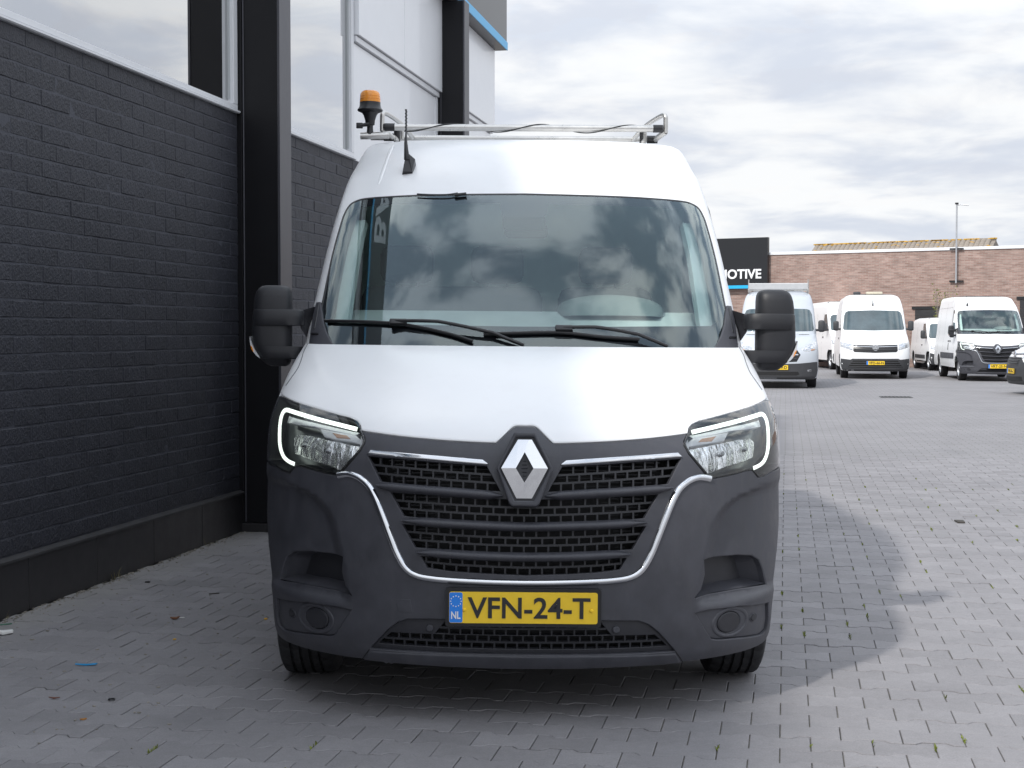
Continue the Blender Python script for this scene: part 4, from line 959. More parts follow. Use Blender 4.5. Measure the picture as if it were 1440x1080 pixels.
def make_building():
    root = empty('commercial_building', tuple(B0), BA)
    tag(root, 'dark painted brick commercial building with steel columns and white framed windows', 'building')
    # local axes: x out of the wall, y along it away from the camera
    S0, S1 = -13.0, 8.75; ZP, ZS, ZT = .29, 2.90, 6.4
    COLS = [-5.85, 0.0, 5.85]; CW = .23
    core = MB(); core.span((-7, S0, 0), (-.145, S1 - .02, ZT - .05)); core.build('core_wall', VOID, root)
    nrow = 29; ch = (ZS - ZP) / nrow; BLN, GAP = .30, .010
    def brick_mesh(seed, ln):
        rnd = random.Random(seed); bm = bmesh.new(); bmesh.ops.create_cube(bm, size=1)
        for v in bm.verts: v.co = Vector((v.co.x * .05, v.co.y * (ln - .0035), v.co.z * (ch - .0085)))
        bmesh.ops.subdivide_edges(bm, edges=[e for e in bm.edges if abs(e.verts[0].co.y - e.verts[1].co.y) > .05 and e.verts[0].co.x > 0], cuts=3, use_grid_fill=True)
        bmesh.ops.bevel(bm, geom=[e for e in bm.edges if all(v.co.x > 0 for v in e.verts) and len(e.link_faces) == 2 and e.calc_face_angle() > .5], offset=.0032, segments=1, affect='EDGES')
        for v in bm.verts:
            if v.co.x > .01: v.co += Vector((rnd.uniform(-.0015, .0015), rnd.uniform(-.0012, .0012), rnd.uniform(-.0018, .0018)))
        me = bpy.data.meshes.new('brick'); bm.to_mesh(me); bm.free(); me.materials.append(BRICK); return me
    full = [brick_mesh(i, BLN) for i in range(8)]
    def wall(s0, s1, single):
        w = MB(); w.span((-.14, s0, ZP - .02), (-.0026, s1, ZS)); ww = w.build('brick_wall', MORTAR_LIT, root); rest = MB(); rnd = random.Random(3)
        n = 0; todo = []
        for r in range(nrow):
            y = s1 - .004 - (.0 if r % 2 else BLN / 2)
            edge = s1 - .004
            if r % 2 == 0: todo.append((edge - BLN / 4, r, BLN / 2)); 
            while y > s0 + .02:
                ln = min(BLN, y - s0)
                todo.append((y - ln / 2, r, ln)); y -= BLN
        cut = {}
        # the 300 that show largest are objects of their own
        order = sorted(todo, key=lambda t: (-(t[0]) if False else abs(t[0] + 1.75)))
        for k, (yc, r, ln) in enumerate(order):
            z = ZP + (r + .5) * ch; x = -.025 + rnd.uniform(-.0015, .0025)
            if single and k < 300:
                if abs(ln - BLN) < 1e-6: me = rnd.choice(full)
                else:
                    kk = round(ln, 2)
                    if kk not in cut: cut[kk] = brick_mesh(50 + len(cut), ln)
                    me = cut[kk]
                o = bpy.data.objects.new('brick', me); col.objects.link(o); o.parent = ww; o.location = (x, yc, z); o.rotation_euler = (rnd.uniform(-.004, .004), rnd.uniform(-.012, .012), rnd.uniform(-.004, .004))
            else:
                me = rnd.choice(full); sc = (ln - .0035) / (BLN - .0035); kx = len(rest.v)
                rest.v += [(v.co.x + x, v.co.y * sc + yc, v.co.z + z) for v in me.vertices]; rest.f += [tuple(i + kx for i in p.vertices) for p in me.polygons]
        if rest.v:
            mb = bpy.data.meshes.new('bricks'); mb.from_pydata(rest.v, [], rest.f); o = finish('bricks', mb, BRICK, ww); tag(o, kind='stuff')
    wall(COLS[0] + CW, COLS[1] - .005, True); wall(COLS[1] + CW, COLS[2] - .005, False); wall(COLS[2] + CW, S1, False); wall(S0, COLS[0] - .005, False)
    # plinth of large dark tiles under a sloping ledge
    for s0, s1 in ((COLS[0] + CW, COLS[1] - .02), (COLS[1] + CW, COLS[2] - .02), (COLS[2] + CW, S1), (S0, COLS[0] - .02)):
        p = MB(); p.span((-.1, s0, 0), (.012, s1, ZP - .03)); pl = p.build('plinth', MORTAR_LIT, root)
        y = s1
        while y > s0 + .02:
            ln = min(.73, y - s0); t = MB(); t.span((.005, y - ln + .0025, .0), (.030, y - .0025, ZP - .028), .002); t.build('plinth_tile', TILE, pl); y -= ln
        l = MB(); l.prism([(-.02, ZP), (.012, ZP - .004), (.040, ZP - .014), (.040, ZP - .026), (-.02, ZP - .026)], lambda a, b: (a, s0, b), lambda a, b: (a, s1, b)); l.build('plinth_ledge', mat('ledge', (.035, .034, .036), .6, var=.4, vscale=8), pl)
    # columns: H-section, web towards the camera
    for s in COLS:
        c = MB(); c.span((-.12, s, .06), (.285, s + CW - .012, ZT - 1.42), .003); cc = c.build('steel_column', COLUMN, root)
        c = MB(); c.span((.287, s - .004, .062), (.305, s + CW, ZT - 1.42), .002); c.build('outer_flange', COLUMN_LIT, cc)
        c = MB(); c.span((-.02, s - .022, .062), (.035, s - .002, ZT - 1.42), .002); c.build('inner_flange', COLUMN, cc)
        c = MB(); c.tube([(.042, s - .006, .06), (.042, s - .006, ZT - 1.43)], .006, 8); c.build('corner_bead', COLUMN_LIT, cc)
        c = MB(); c.span((-.06, s - .05, .0), (.36, s + CW + .04, .058), .004); c.build('column_foot', TILE, cc)
    # windows
    def window(s0, s1, z0, z1, mull=()):
        w = empty('window', (0, 0, 0), 0, root); ft = .075
        sl = MB(); sl.prism([(-.06, z0 - .002), (.020, z0 - .002), (.030, z0 + .004), (.030, z0 + .014), (-.06, z0 + .021)], lambda a, b: (a, s0, b), lambda a, b: (a, s1, b)); sl.build('sill', FRAME, w)
        for nm, a, b in (('frame_bottom', (s0, z0 + .022), (s1, z0 + .058)), ('frame_top', (s0, z1 - ft), (s1, z1)), ('frame_jamb', (s0, z0 + .059), (s0 + ft, z1 - ft)), ('frame_jamb', (s1 - ft, z0 + .059), (s1, z1 - ft))):
            f = MB(); f.span((-.06, a[0], a[1]), (.012, b[0], b[1]), .004); f.build(nm.split('_t')[0].split('_b')[0] if False else nm, FRAME, w)
        for m in mull:
            f = MB(); f.span((-.06, m - .03, z0 + .059), (.012, m + .03, z1 - ft), .004); f.build('mullion', FRAME, w)
        f = MB(); f.span((-.035, s0 + ft * .98, z0 + .056), (-.03, s1 - ft * .98, z1 - ft * .98)); f.build('pane', FACGLASS, w)
        b = MB(); b.span((-.135, s0 + .01, z0 + .03), (-.13, s1 - .01, z1 - .01)); b.build('blind', mat('blind_grey', (.10, .105, .11), .8, var=.1), w)
        for k in (s0 + ft, s1 - ft):
            g = MB(); g.span((-.0295, k - .008, z0 + .09), (-.014, k + .008, z1 - ft)); g.build('glazing_bead', mat('bead', (.45, .47, .48), .5), w)
    window(COLS[0] + CW, COLS[1] - .03, ZS, 4.75, (-4.2,)); window(COLS[1] + CW, 2.72, ZS, 4.75)
    window(S0, COLS[0] - .03, ZS, 4.75)
    # white cladding
    def clad(s0, s1, z0, z1, x1): c = MB(); c.span((-.13, s0 + .003, z0 + .003), (x1, s1 - .003, z1 - .003), .004); c.build('cladding_panel', CLAD, root)
    clad(2.73, 5.845, ZS, 3.93, .0); clad(COLS[2] + CW, S1, 0.29, 3.93, .0)
    for s0, s1 in ((2.73, 4.28), (4.285, 5.90)): clad(s0, s1, 3.99, 5.0, .055)
    clad(COLS[2] + CW + .004, S1, 3.99, 5.0, .055)
    g = MB(); g.span((-.1, 2.73, 3.935), (.03, 5.83, 3.985), .003); g.build('drip_profile', FRAME, root); g = MB(); g.span((-.1, COLS[2] + CW, 3.935), (.03, S1, 3.985), .003); g.build('drip_profile', FRAME, root)
    g = MB(); g.span((-.1, 5.75, ZS), (.012, 5.83, 3.93), .003); g.build('corner_trim', FRAME, root)
    clad(S0, 2.73, 4.76, 5.0, .0)
    # projecting sign fascia with blue line
    f = MB(); f.span((-.15, S0, 5.0), (.20, S1 + .06, ZT), .004); fa = f.build('sign_fascia', SIGN, root)
    b = MB(); b.span((.2005, S0, 5.0), (.212, S1 + .062, 5.10)); b.build('blue_line', CYAN, fa)
    MT = Matrix(((0, 0, 1, .204), (1, 0, 0, LET_S), (0, 1, 0, 5.72), (0, 0, 0, 1)))
    text_mesh('fascia_letters', 'BA', .86, LETTER, fa, .004, .02, width=1.22, M=MT)
    r = MB(); r.span((-7.05, S0 - .05, ZT), (.16, S1 + .05, ZT + .06)); r.build('roof_edge', SIGN, root)
    e = MB(); e.span((-7, S1 - .018, 0), (-.02, S1, 5.0)); e.build('end_wall', CLAD, root)
    return root
LET_S = -1.86
building = make_building()

# ------------------------------------------------------------------ far side of the yard: brick wall, sign, pole, roof, tree
def far_brick():
    m = bpy.data.materials.new('far_red_brick'); m.use_nodes = True; nt = m.node_tree; L = nt.links.new; b = nt.nodes['Principled BSDF']; b.inputs['Roughness'].default_value = .9; N = lambda t: nt.nodes.new(t)
    tc = N('ShaderNodeTexCoord'); sp = N('ShaderNodeSeparateXYZ'); L(tc.outputs['Object'], sp.inputs[0]); cb = N('ShaderNodeCombineXYZ'); L(sp.outputs[0], cb.inputs[0]); L(sp.outputs[2], cb.inputs[1])
    br = N('ShaderNodeTexBrick'); br.inputs['Scale'].default_value = 1; br.inputs['Brick Width'].default_value = .22; br.inputs['Row Height'].default_value = .0625; br.inputs['Mortar Size'].default_value = .007
    br.inputs['Color1'].default_value = (.235, .142, .116, 1); br.inputs['Color2'].default_value = (.315, .217, .186, 1); br.inputs['Mortar'].default_value = (.30, .263, .237, 1); br.inputs['Bias'].default_value = .1; L(cb.outputs[0], br.inputs[0])
    n = N('ShaderNodeTexNoise'); n.inputs['Scale'].default_value = 1.2; n.inputs['Detail'].default_value = 8; n.inputs['Roughness'].default_value = .7; L(cb.outputs[0], n.inputs[0]); r = N('ShaderNodeMapRange'); r.inputs[1].default_value = .3; r.inputs[2].default_value = .7; r.inputs[3].default_value = .82; r.inputs[4].default_value = 1.2; L(n.outputs[0], r.inputs[0])
    mp = N('ShaderNodeMapping'); mp.inputs['Scale'].default_value = (2.2, 15, 1); L(cb.outputs[0], mp.inputs[0]); n2 = N('ShaderNodeTexNoise'); n2.inputs['Scale'].default_value = 1; n2.inputs['Detail'].default_value = 3; L(mp.outputs[0], n2.inputs[0]); r2 = N('ShaderNodeMapRange'); r2.inputs[1].default_value = .3; r2.inputs[2].default_value = .7; r2.inputs[3].default_value = .8; r2.inputs[4].default_value = 1.22; L(n2.outputs[0], r2.inputs[0])
    mu = N('ShaderNodeMath'); mu.operation = 'MULTIPLY'; L(r.outputs[0], mu.inputs[0]); L(r2.outputs[0], mu.inputs[1])
    v = N('ShaderNodeVectorMath'); v.operation = 'SCALE'; L(br.outputs[0], v.inputs[0]); L(mu.outputs[0], v.inputs['Scale']); L(v.outputs[0], b.inputs['Base Color']); return m
WA = math.atan2(-4.9, 8.8); W0 = Vector((10.7, 60, 0))           # wall heading
WU = Vector((math.cos(WA), math.sin(WA), 0)); WN = Vector((WU.y, -WU.x, 0))
def wl(s, o=0., z=0.): return tuple(W0 + WU * s + WN * o + Vector((0, 0, z)))
def on_wall(px): # distance along the wall seen under a given bearing
    k = (px - 720) / 2035.; return (k * W0.y - W0.x) / (WU.x - k * WU.y)
def make_far():
    H = 4.57
    w = empty('boundary_wall', tuple(W0), WA); tag(w, 'long pale red brick wall with white coping at the back of the yard', 'wall')
    b = MB(); b.span((-22, 0, 0), (32, .35, H)); b.build('brickwork', far_brick(), w)
    c = MB(); c.span((-22.05, -.05, H), (32.05, .40, H + .11), .01); c.build('coping', mat('coping_white', (.74, .75, .77), .5, var=.05), w)
    for a0, a1, h, nm in ((on_wall(1286), on_wall(1332), 2.28, 'loading_door'), (on_wall(1433), on_wall(1490), 2.62, 'loading_door')):
        d = empty(nm, (0, 0, 0), 0, w)
        for k in range(8):
            p = MB(); p.span((a0, -.03, h * k / 8), (a1, -.005, h * (k + 1) / 8 - .012), .004); p.build('door_panel', mat('door_dark', (.022, .022, .025), .5, var=.2), d)
        f = MB(); f.span((a0 - .12, -.05, h), (a1 + .12, -.002, h + .12)); f.build('door_head', BLACK, d)
    s1 = on_wall(1081.5); sg = empty('sign_board', wl(s1, 0, 0), WA); tag(sg, 'black sign board with white letters and blue line on the brick wall', 'sign')
    p = MB(); p.span((-7.6, -.28, 3.20), (0, -.06, 5.30), .01); p.build('board', SIGN, sg)
    l = MB(); l.span((-7.6, -.30, 3.20), (-.01, -.282, 3.33)); l.build('blue_line', CYAN, sg)
    for x in (-.8, -3.5, -6.5):
        br = MB(); br.span((x - .04, -.07, 3.3), (x + .04, -.001, 5.2)); br.build('bracket', BLACK, sg)
    text_mesh('lettering', 'AUTOMOTIVE', .40, LETTER, sg, .012, .010, width=3.42, M=Matrix.Translation((-1.97, -.295, 3.80)) @ Matrix.Rotation(R(90), 4, 'X'))
    sp = on_wall(1344); po = empty('lamp_pole', wl(sp, .14, 0), WA); tag(po, 'thin grey lamp pole bracketed to the top of the brick wall', 'lamp')
    t = MB(); t.tube([(0, 0, 3.28), (0, 0, 6.34)], [.036, .030], 10); t.build('pole', mat('galvanised', (.42, .43, .45), .5, metal=.6, var=.1), po, 40)
    t = MB(); t.tube([(0, 0, 6.28), (.12, 0, 6.32), (.45, 0, 6.27)], .022, 8); t.build('lamp_arm', MATS['galvanised'], po, 40)
    t = MB(); t.box((.0, 0, 6.36), (.12, .1, .07), bev=.01); t.build('lamp_head', BLACK, po)
    for z in (3.33, 4.58):
        t = MB(); t.span((-.26, .02, z), (.26, .135, z + .06)); t.build('wall_bracket', BLACK, po)
    # roof of the shed behind the wall
    D = 70.; k = D / 2035.; xa = (1132 - 720) * k; xb = (1388 - 720) * (D * .93) / 2035.; A = Vector((xa, D, 0)); Bv = Vector((xb, D * .93, 0)); U = (Bv - A); Ln = U.length; U.normalize(); an = math.atan2(U.y, U.x)
    sh = empty('shed', tuple(A), an); tag(sh, 'shed with old lichen spotted tile roof showing above the brick wall', 'building')
    z1 = CAM_Z + (467 - 342.5) * D / 2035.; z1b = CAM_Z + (467 - 335.5) * D * .93 / 2035.; zr = (z1 + z1b) / 2
    m = MB(); m.span((.1, 1.2, 0), (Ln - .1, 6, zr - .75)); m.build('shed_wall', mat('shed_wall', (.28, .2, .17), .9, var=.1), sh)
    tilem = mat('old_roof_tile', (.22, .19, .16), .9, var=.45, vscale=2.5); lich = mat('lichen', (.55, .33, .06), .95, var=.4, vscale=4)
    n = int(Ln / .23); tm = MB()
    tm.prism([(-.11, 0), (-.06, .035), (0, .05), (.06, .035), (.11, 0), (.06, -.01), (-.06, -.01)], lambda a, b: (a, 0, b), lambda a, b: (a, .95, b + .62)); me = tm.mesh('roof_tile'); me.materials.append(tilem)
    for i in range(n):
        o = bpy.data.objects.new('roof_tile', me); col.objects.link(o); o.parent = sh; o.location = (.12 + i * .23, .2, zr - .62)
    m = MB(); m.prism([(0.18, zr - .70), (1.15, zr - .06), (3.2, zr - 1.2), (3.0, zr - 1.3)], lambda a, b: (0, a, b), lambda a, b: (Ln, a, b)); m.build('roof_slope', tilem, sh)
    m = MB(); m.tube([(0, 1.17, zr - .03), (Ln, 1.17, zr - .03)], .075, 8); rd = m.build('ridge', tilem, sh)
    rnd = random.Random(9); lm = MB()
    for i in range(70):
        x = rnd.uniform(0, Ln); r = rnd.uniform(.05, .16); lm.box((x, 1.12, zr + .02), (r * 2.2, .10, .06), bev=.01)
    for i in range(60):
        x = rnd.uniform(0, Ln); t = rnd.random() ** 2; lm.box((x, 1.12 - .8 * t, zr + .02 - .55 * t), (.14, .06, .03), bev=.01)
    lo = lm.build('lichen_crust', lich, sh); tag(lo, kind='stuff')
    # bare tree top beyond
    rnd = random.Random(21); D2 = 78.
    def bare_tree(px, top_py, spread, label):
        x = (px - 720) * D2 / 2035.; ht = CAM_Z + (467 - top_py) * D2 / 2035.; tr = empty('bare_tree', (x, D2, 0)); tag(tr, label, 'tree', 'bare trees behind the wall')
        t = MB(); t.tube([(0, 0, 0), (.05, 0, ht * .35), (0, .1, ht * .6)], [.2, .15, .09], 7); t.build('trunk', mat('bark', (.16, .13, .11), .95, var=.3), tr, 50)
        cr = MB()
        def grow(p, d, l, r, lev):
            q = p + d * l; cr.tube([p, p + d * l * .5 + Vector((rnd.uniform(-.04, .04),) * 3) * l, q], [r, r * .8, r * .6], 4)
            if lev == 0: return
            for _ in range(4 if lev > 1 else 5):
                nd = (d + Vector((rnd.uniform(-1, 1), rnd.uniform(-1, 1), rnd.uniform(-.35, .8))) * .75).normalized(); grow(p + d * l * rnd.uniform(.45, 1), nd, l * rnd.uniform(.55, .8), r * .55, lev - 1)
        for _ in range(7):
            a = rnd.uniform(0, 6.28); grow(Vector((0, .05, ht * rnd.uniform(.4, .6))), Vector((math.cos(a) * .8, math.sin(a) * .8, rnd.uniform(.5, 1.1))).normalized(), ht * .20 * spread, .05, 3)
        cr.build('crown', mat('twig', (.22, .19, .17), .95, var=.2), tr)
    bare_tree(1415, 345, 1.15, 'bare grey tree peeping over the wall beside the shed roof'); bare_tree(1452, 342, 1.2, 'bare grey tree at the right end of the wall')
    # thin shrub in front of the wall
    sx = on_wall(1328); P = Vector(wl(sx, .5)); sb = empty('wall_shrub', tuple(P)); tag(sb, 'thin yellow green shrub growing against the brick wall', 'shrub'); rnd = random.Random(4)
    st = MB(); lv = MB()
    for i in range(26):
        a = rnd.uniform(0, 6.28); h = rnd.uniform(2.2, 3.3); q = Vector((math.cos(a) * rnd.uniform(.1, .55), math.sin(a) * .25, h)); st.tube([(0, 0, 0), q * .5 + Vector((0, 0, .2)), q], [.015, .01, .004], 4)
        for j in range(16):
            t = rnd.uniform(.45, 1); c = q * t + Vector((rnd.uniform(-.15, .15), rnd.uniform(-.15, .15), rnd.uniform(-.1, .1))); e1 = Vector((rnd.uniform(-1, 1), rnd.uniform(-1, 1), rnd.uniform(-1, 1))).normalized() * .045; e2 = Vector((rnd.uniform(-1, 1), rnd.uniform(-1, 1), rnd.uniform(-1, 1))).normalized() * .03
            lv.add([c - e1, c + e2, c + e1, c - e2], [(0, 1, 2, 3)])
    st.build('stems', MATS['twig'], sb); lo = lv.build('foliage', mat('shrub_leaf', (.16, .17, .05), .8, var=.3, vscale=3), sb)
make_far()

# drain grate
def drain():
    D = CAM_Z * 2035 / (558.5 - 467); x = (1260 - 720) * D / 2035; e = empty('drain_grate', (x, D, 0), BA); tag(e, 'dark iron drain grate set in the yard paving', 'drain')
    f = MB(); iron = mat('cast_iron', (.03, .03, .03), .6, var=.3)
    for a, b in (((-.33, -.33), (.33, -.29)), ((-.33, .29), (.33, .33)), ((-.33, -.288), (-.29, .288)), ((.29, -.288), (.33, .288))): f.span((a[0], a[1], -.01), (b[0], b[1], .006))
    f.build('rim', iron, e)
    for k in range(7): s = MB(); s.span((-.24 + k * .08 - .014, -.288, -.008), (-.24 + k * .08 + .014, .288, .004)); s.build('slat', iron, e)
    s = MB(); s.span((-.3, -.3, -.006), (.3, .3, -.0005)); s.build('sump', VOID, e)
drain()

# litter on the paving by the wall
def litter():
    def gp(px, py): D = CAM_Z * 2035 / (py - 467.); return ((px - 720) * D / 2035., D)
    def flake(name, label, cat, px, py, pts, h, m, rz=0., curl=0.):
        x, y = gp(px, py); b = MB(); b.prism(pts, lambda a, c: (a, c, .0015 + curl * a * a), lambda a, c: (a, c, .0015 + h + curl * a * a)); o = b.build(name, m); o.location = (x, y, 0); o.rotation_euler = (0, 0, rz); tag(o, label, cat)
    flake('plastic_strip', 'bright blue plastic strip lying on the paving near the dark wall', 'litter', 117, 939, [(-.045, -.004), (0, -.007), (.04, -.009), (.045, .006), (0, .006), (-.045, .003)], .004, mat('blue_plastic', (.02, .30, .62), .35), .08, 2.)
    flake('paper_scrap', 'crumpled white paper scrap at the left edge by the wall', 'litter', 3, 894, [(-.04, -.02), (-.01, -.028), (.035, -.012), (.03, .02), (-.01, .024), (-.04, .012)], .012, mat('paper', (.7, .7, .68), .8, var=.1), .3, 4.)
    flake('dry_leaf', 'brown dry leaf on the paving between wall and van', 'leaf', 243, 873, [(-.022, 0), (-.01, .012), (.01, .013), (.024, .002), (.008, -.011), (-.012, -.01)], .006, mat('dry_leaf', (.16, .065, .03), .8, var=.3), .4, 12.)
    flake('paper_chip', 'small white chip beside the brown leaf on the paving', 'litter', 253, 871.5, [(-.012, -.004), (.012, -.002), (.01, .006), (-.01, .005)], .003, MATS['paper'], .2)
    flake('dry_leaf', 'thin reddish leaf on the paving below the blue strip', 'leaf', 71.5, 986.5, [(-.022, -.003), (0, -.007), (.022, .0), (.004, .006)], .003, mat('red_leaf', (.15, .055, .035), .8, var=.3), -.1, 8.)
    flake('dry_leaf', 'orange brown leaf at the bottom edge of the paving', 'leaf', 112, 1017, [(-.012, -.003), (0, -.009), (.012, .001), (.003, .008)], .004, mat('orange_leaf', (.34, .15, .03), .8, var=.3), .2, 10.)
    flake('yellow_petal', 'tiny yellow petal on the paving beside the van tyre', 'petal', 371.5, 873.5, [(-.008, -.006), (.007, -.007), (.009, .006), (-.006, .008)], .005, mat('petal', (.75, .42, .02), .7), .3)
    flake('yellow_petal', 'tiny yellow petal on the paving midway between wall and van', 'petal', 242.5, 902.5, [(-.007, -.004), (.006, -.005), (.007, .004), (-.005, .006)], .004, MATS['petal'], 1.3)
    flake('twig', 'short dark twig on the paving near the van bumper', 'twig', 299, 837.5, [(-.028, -.003), (.028, -.002), (.028, .003), (-.028, .002)], .005, mat('dark_twig', (.03, .025, .02), .9), .5)
    flake('rubber_piece', 'small black rubber piece on the paving nearer the wall', 'litter', 205, 821, [(-.014, -.005), (.012, -.007), (.014, .006), (-.01, .007)], .006, BLACK, .1)
    flake('green_strip', 'thin green plastic strip at the left edge by the plinth', 'litter', 3, 881, [(-.03, -.003), (.03, -.004), (.03, .004), (-.03, .003)], .003, mat('green_plastic', (.02, .16, .09), .4), .5)
    x, y = gp(152.5, 989); r = MB(); r.tube([(.0115 * math.cos(a), .0105 * math.sin(a), .004) for a in [2 * math.pi * k / 24 for k in range(25)]], .0028, 8, False); o = r.build('rubber_ring', BLACK, None, 60); o.location = (x, y, .001); tag(o, 'small black rubber ring lying on the near paving', 'litter')
    x, y = gp(1352, 735.5); r = MB(); r.prism([(-.03, -.05), (.02, -.06), (.04, .05), (-.02, .07)], lambda a, c: (a, c, .001), lambda a, c: (a, c, .012)); o = r.build('mud_clod', mat('mud', (.05, .045, .04), .9, var=.3)); o.location = (x, y, 0); tag(o, 'small dark mud clod on the sunlit paving at right', 'litter')
    # weeds and grit along the plinth, too fine to count
    rnd = random.Random(2); g = MB()
    for i in range(520):
        s = rnd.uniform(-5.2, -.02); o = .034 + abs(rnd.gauss(0, .035)); p = bl(o, s, .0); r = rnd.uniform(.0015, .005); g.box((p.x, p.y, r * .5), (r * 2, r * 2.4, r), rz=rnd.uniform(0, 3))
    for i in range(420):
        s = rnd.uniform(-5.5, 2); o = rnd.uniform(.1, 1.7); p = bl(o, s, .0); r = rnd.uniform(.0012, .004); g.box((p.x, p.y, r * .5), (r * 2, r * 3.4, r), rz=rnd.uniform(0, 3))
    o = g.build('grit', mat('grit', (.24, .22, .19), .95, var=.6, vscale=9)); tag(o, 'fine grit and debris scattered along the foot of the wall', 'grit', kind='stuff')
    w = MB()
    for s0 in (-2.02, -2.05, -.75, -3.2):
        for i in range(3):
            a = rnd.uniform(0, 6.28); p = bl(.05, s0 + rnd.uniform(-.04, .04)); h = rnd.uniform(.02, .07); d = Vector((math.cos(a), math.sin(a), 0)) * rnd.uniform(.02, .06); e = Vector((-d.y, d.x, 0)).normalized() * .0016
            w.add([p - e, p + e, p + d * .5 + Vector((0, 0, h * .7)) + e * .7, p + d + Vector((0, 0, h)), p + d * .5 + Vector((0, 0, h * .7)) - e * .7], [(0, 1, 2, 3, 4)])
    o = w.build('dry_grass', mat('dry_grass', (.22, .19, .08), .9, var=.2)); tag(o, 'dry grass blades at the foot of the plinth', 'grass', kind='stuff')
litter()
# ------------------------------------------------------------------ the other parked vans
FGLASS = mat('far_glass', (.05, .075, .085), .06, spec=.9, var=.5, vscale=1.6)
FLAMP = mat('far_lamp', (.50, .51, .53), .15, metal=.5, coat=1., var=.45, vscale=26)
FDARK = mat('far_dark_plastic', (.040, .041, .045), .55, var=.15)
FCHROME = CHROME
class VanSpec: pass
def van_spec(W=1.0, H=2.56, hood=1.38, ws_top=2.06, nose=0.0, ztop=None, slope=1.0):
    s = VanSpec(); k = hood / 1.38
    s.NOSE = Shape([(.2, .07, .93 * W, .42), (.3, .0, .98 * W, .46), (.6 * k, .0, 1.0 * W, .46), (.85 * k, .03, 1.0 * W, .46), (1.0 * k, .10, .99 * W, .43), (1.15 * k, .30 * slope, .97 * W, .4), (1.3 * k, .62 * slope, .95 * W, .36), (1.38 * k, .9 * slope, .94 * W, .34)], p=3.0, q=1.9)
    a = .84 * slope; dz = ws_top - (hood - .08); r = H - ws_top
    s.CAB = Shape([(hood - .08, a, .955 * W, .3), (hood - .08 + dz * .5, a + dz * .46, .93 * W, .3), (ws_top, a + dz * .92, .895 * W, .3), (ws_top + r * .35, a + dz * .92 + r * .32, .865 * W, .3), (ws_top + r * .7, a + dz * .92 + r * .85, .82 * W, .28), (ws_top + r * .9, a + dz * .92 + r * 1.5, .75 * W, .24), (H, a + dz * .92 + r * 2.3, .62 * W, .2)], p=3.2, q=1.9)
    s.hood = hood; s.H = H; s.ws_top = ws_top; s.W = W
    def xs(z):
        t = sstep(hood - .16, hood + .04, z); return (s.NOSE.xs(min(z, hood)) * (1 - t) + s.CAB.xs(max(z, hood - .08)) * t) * .9994
    s.xs = xs; return s
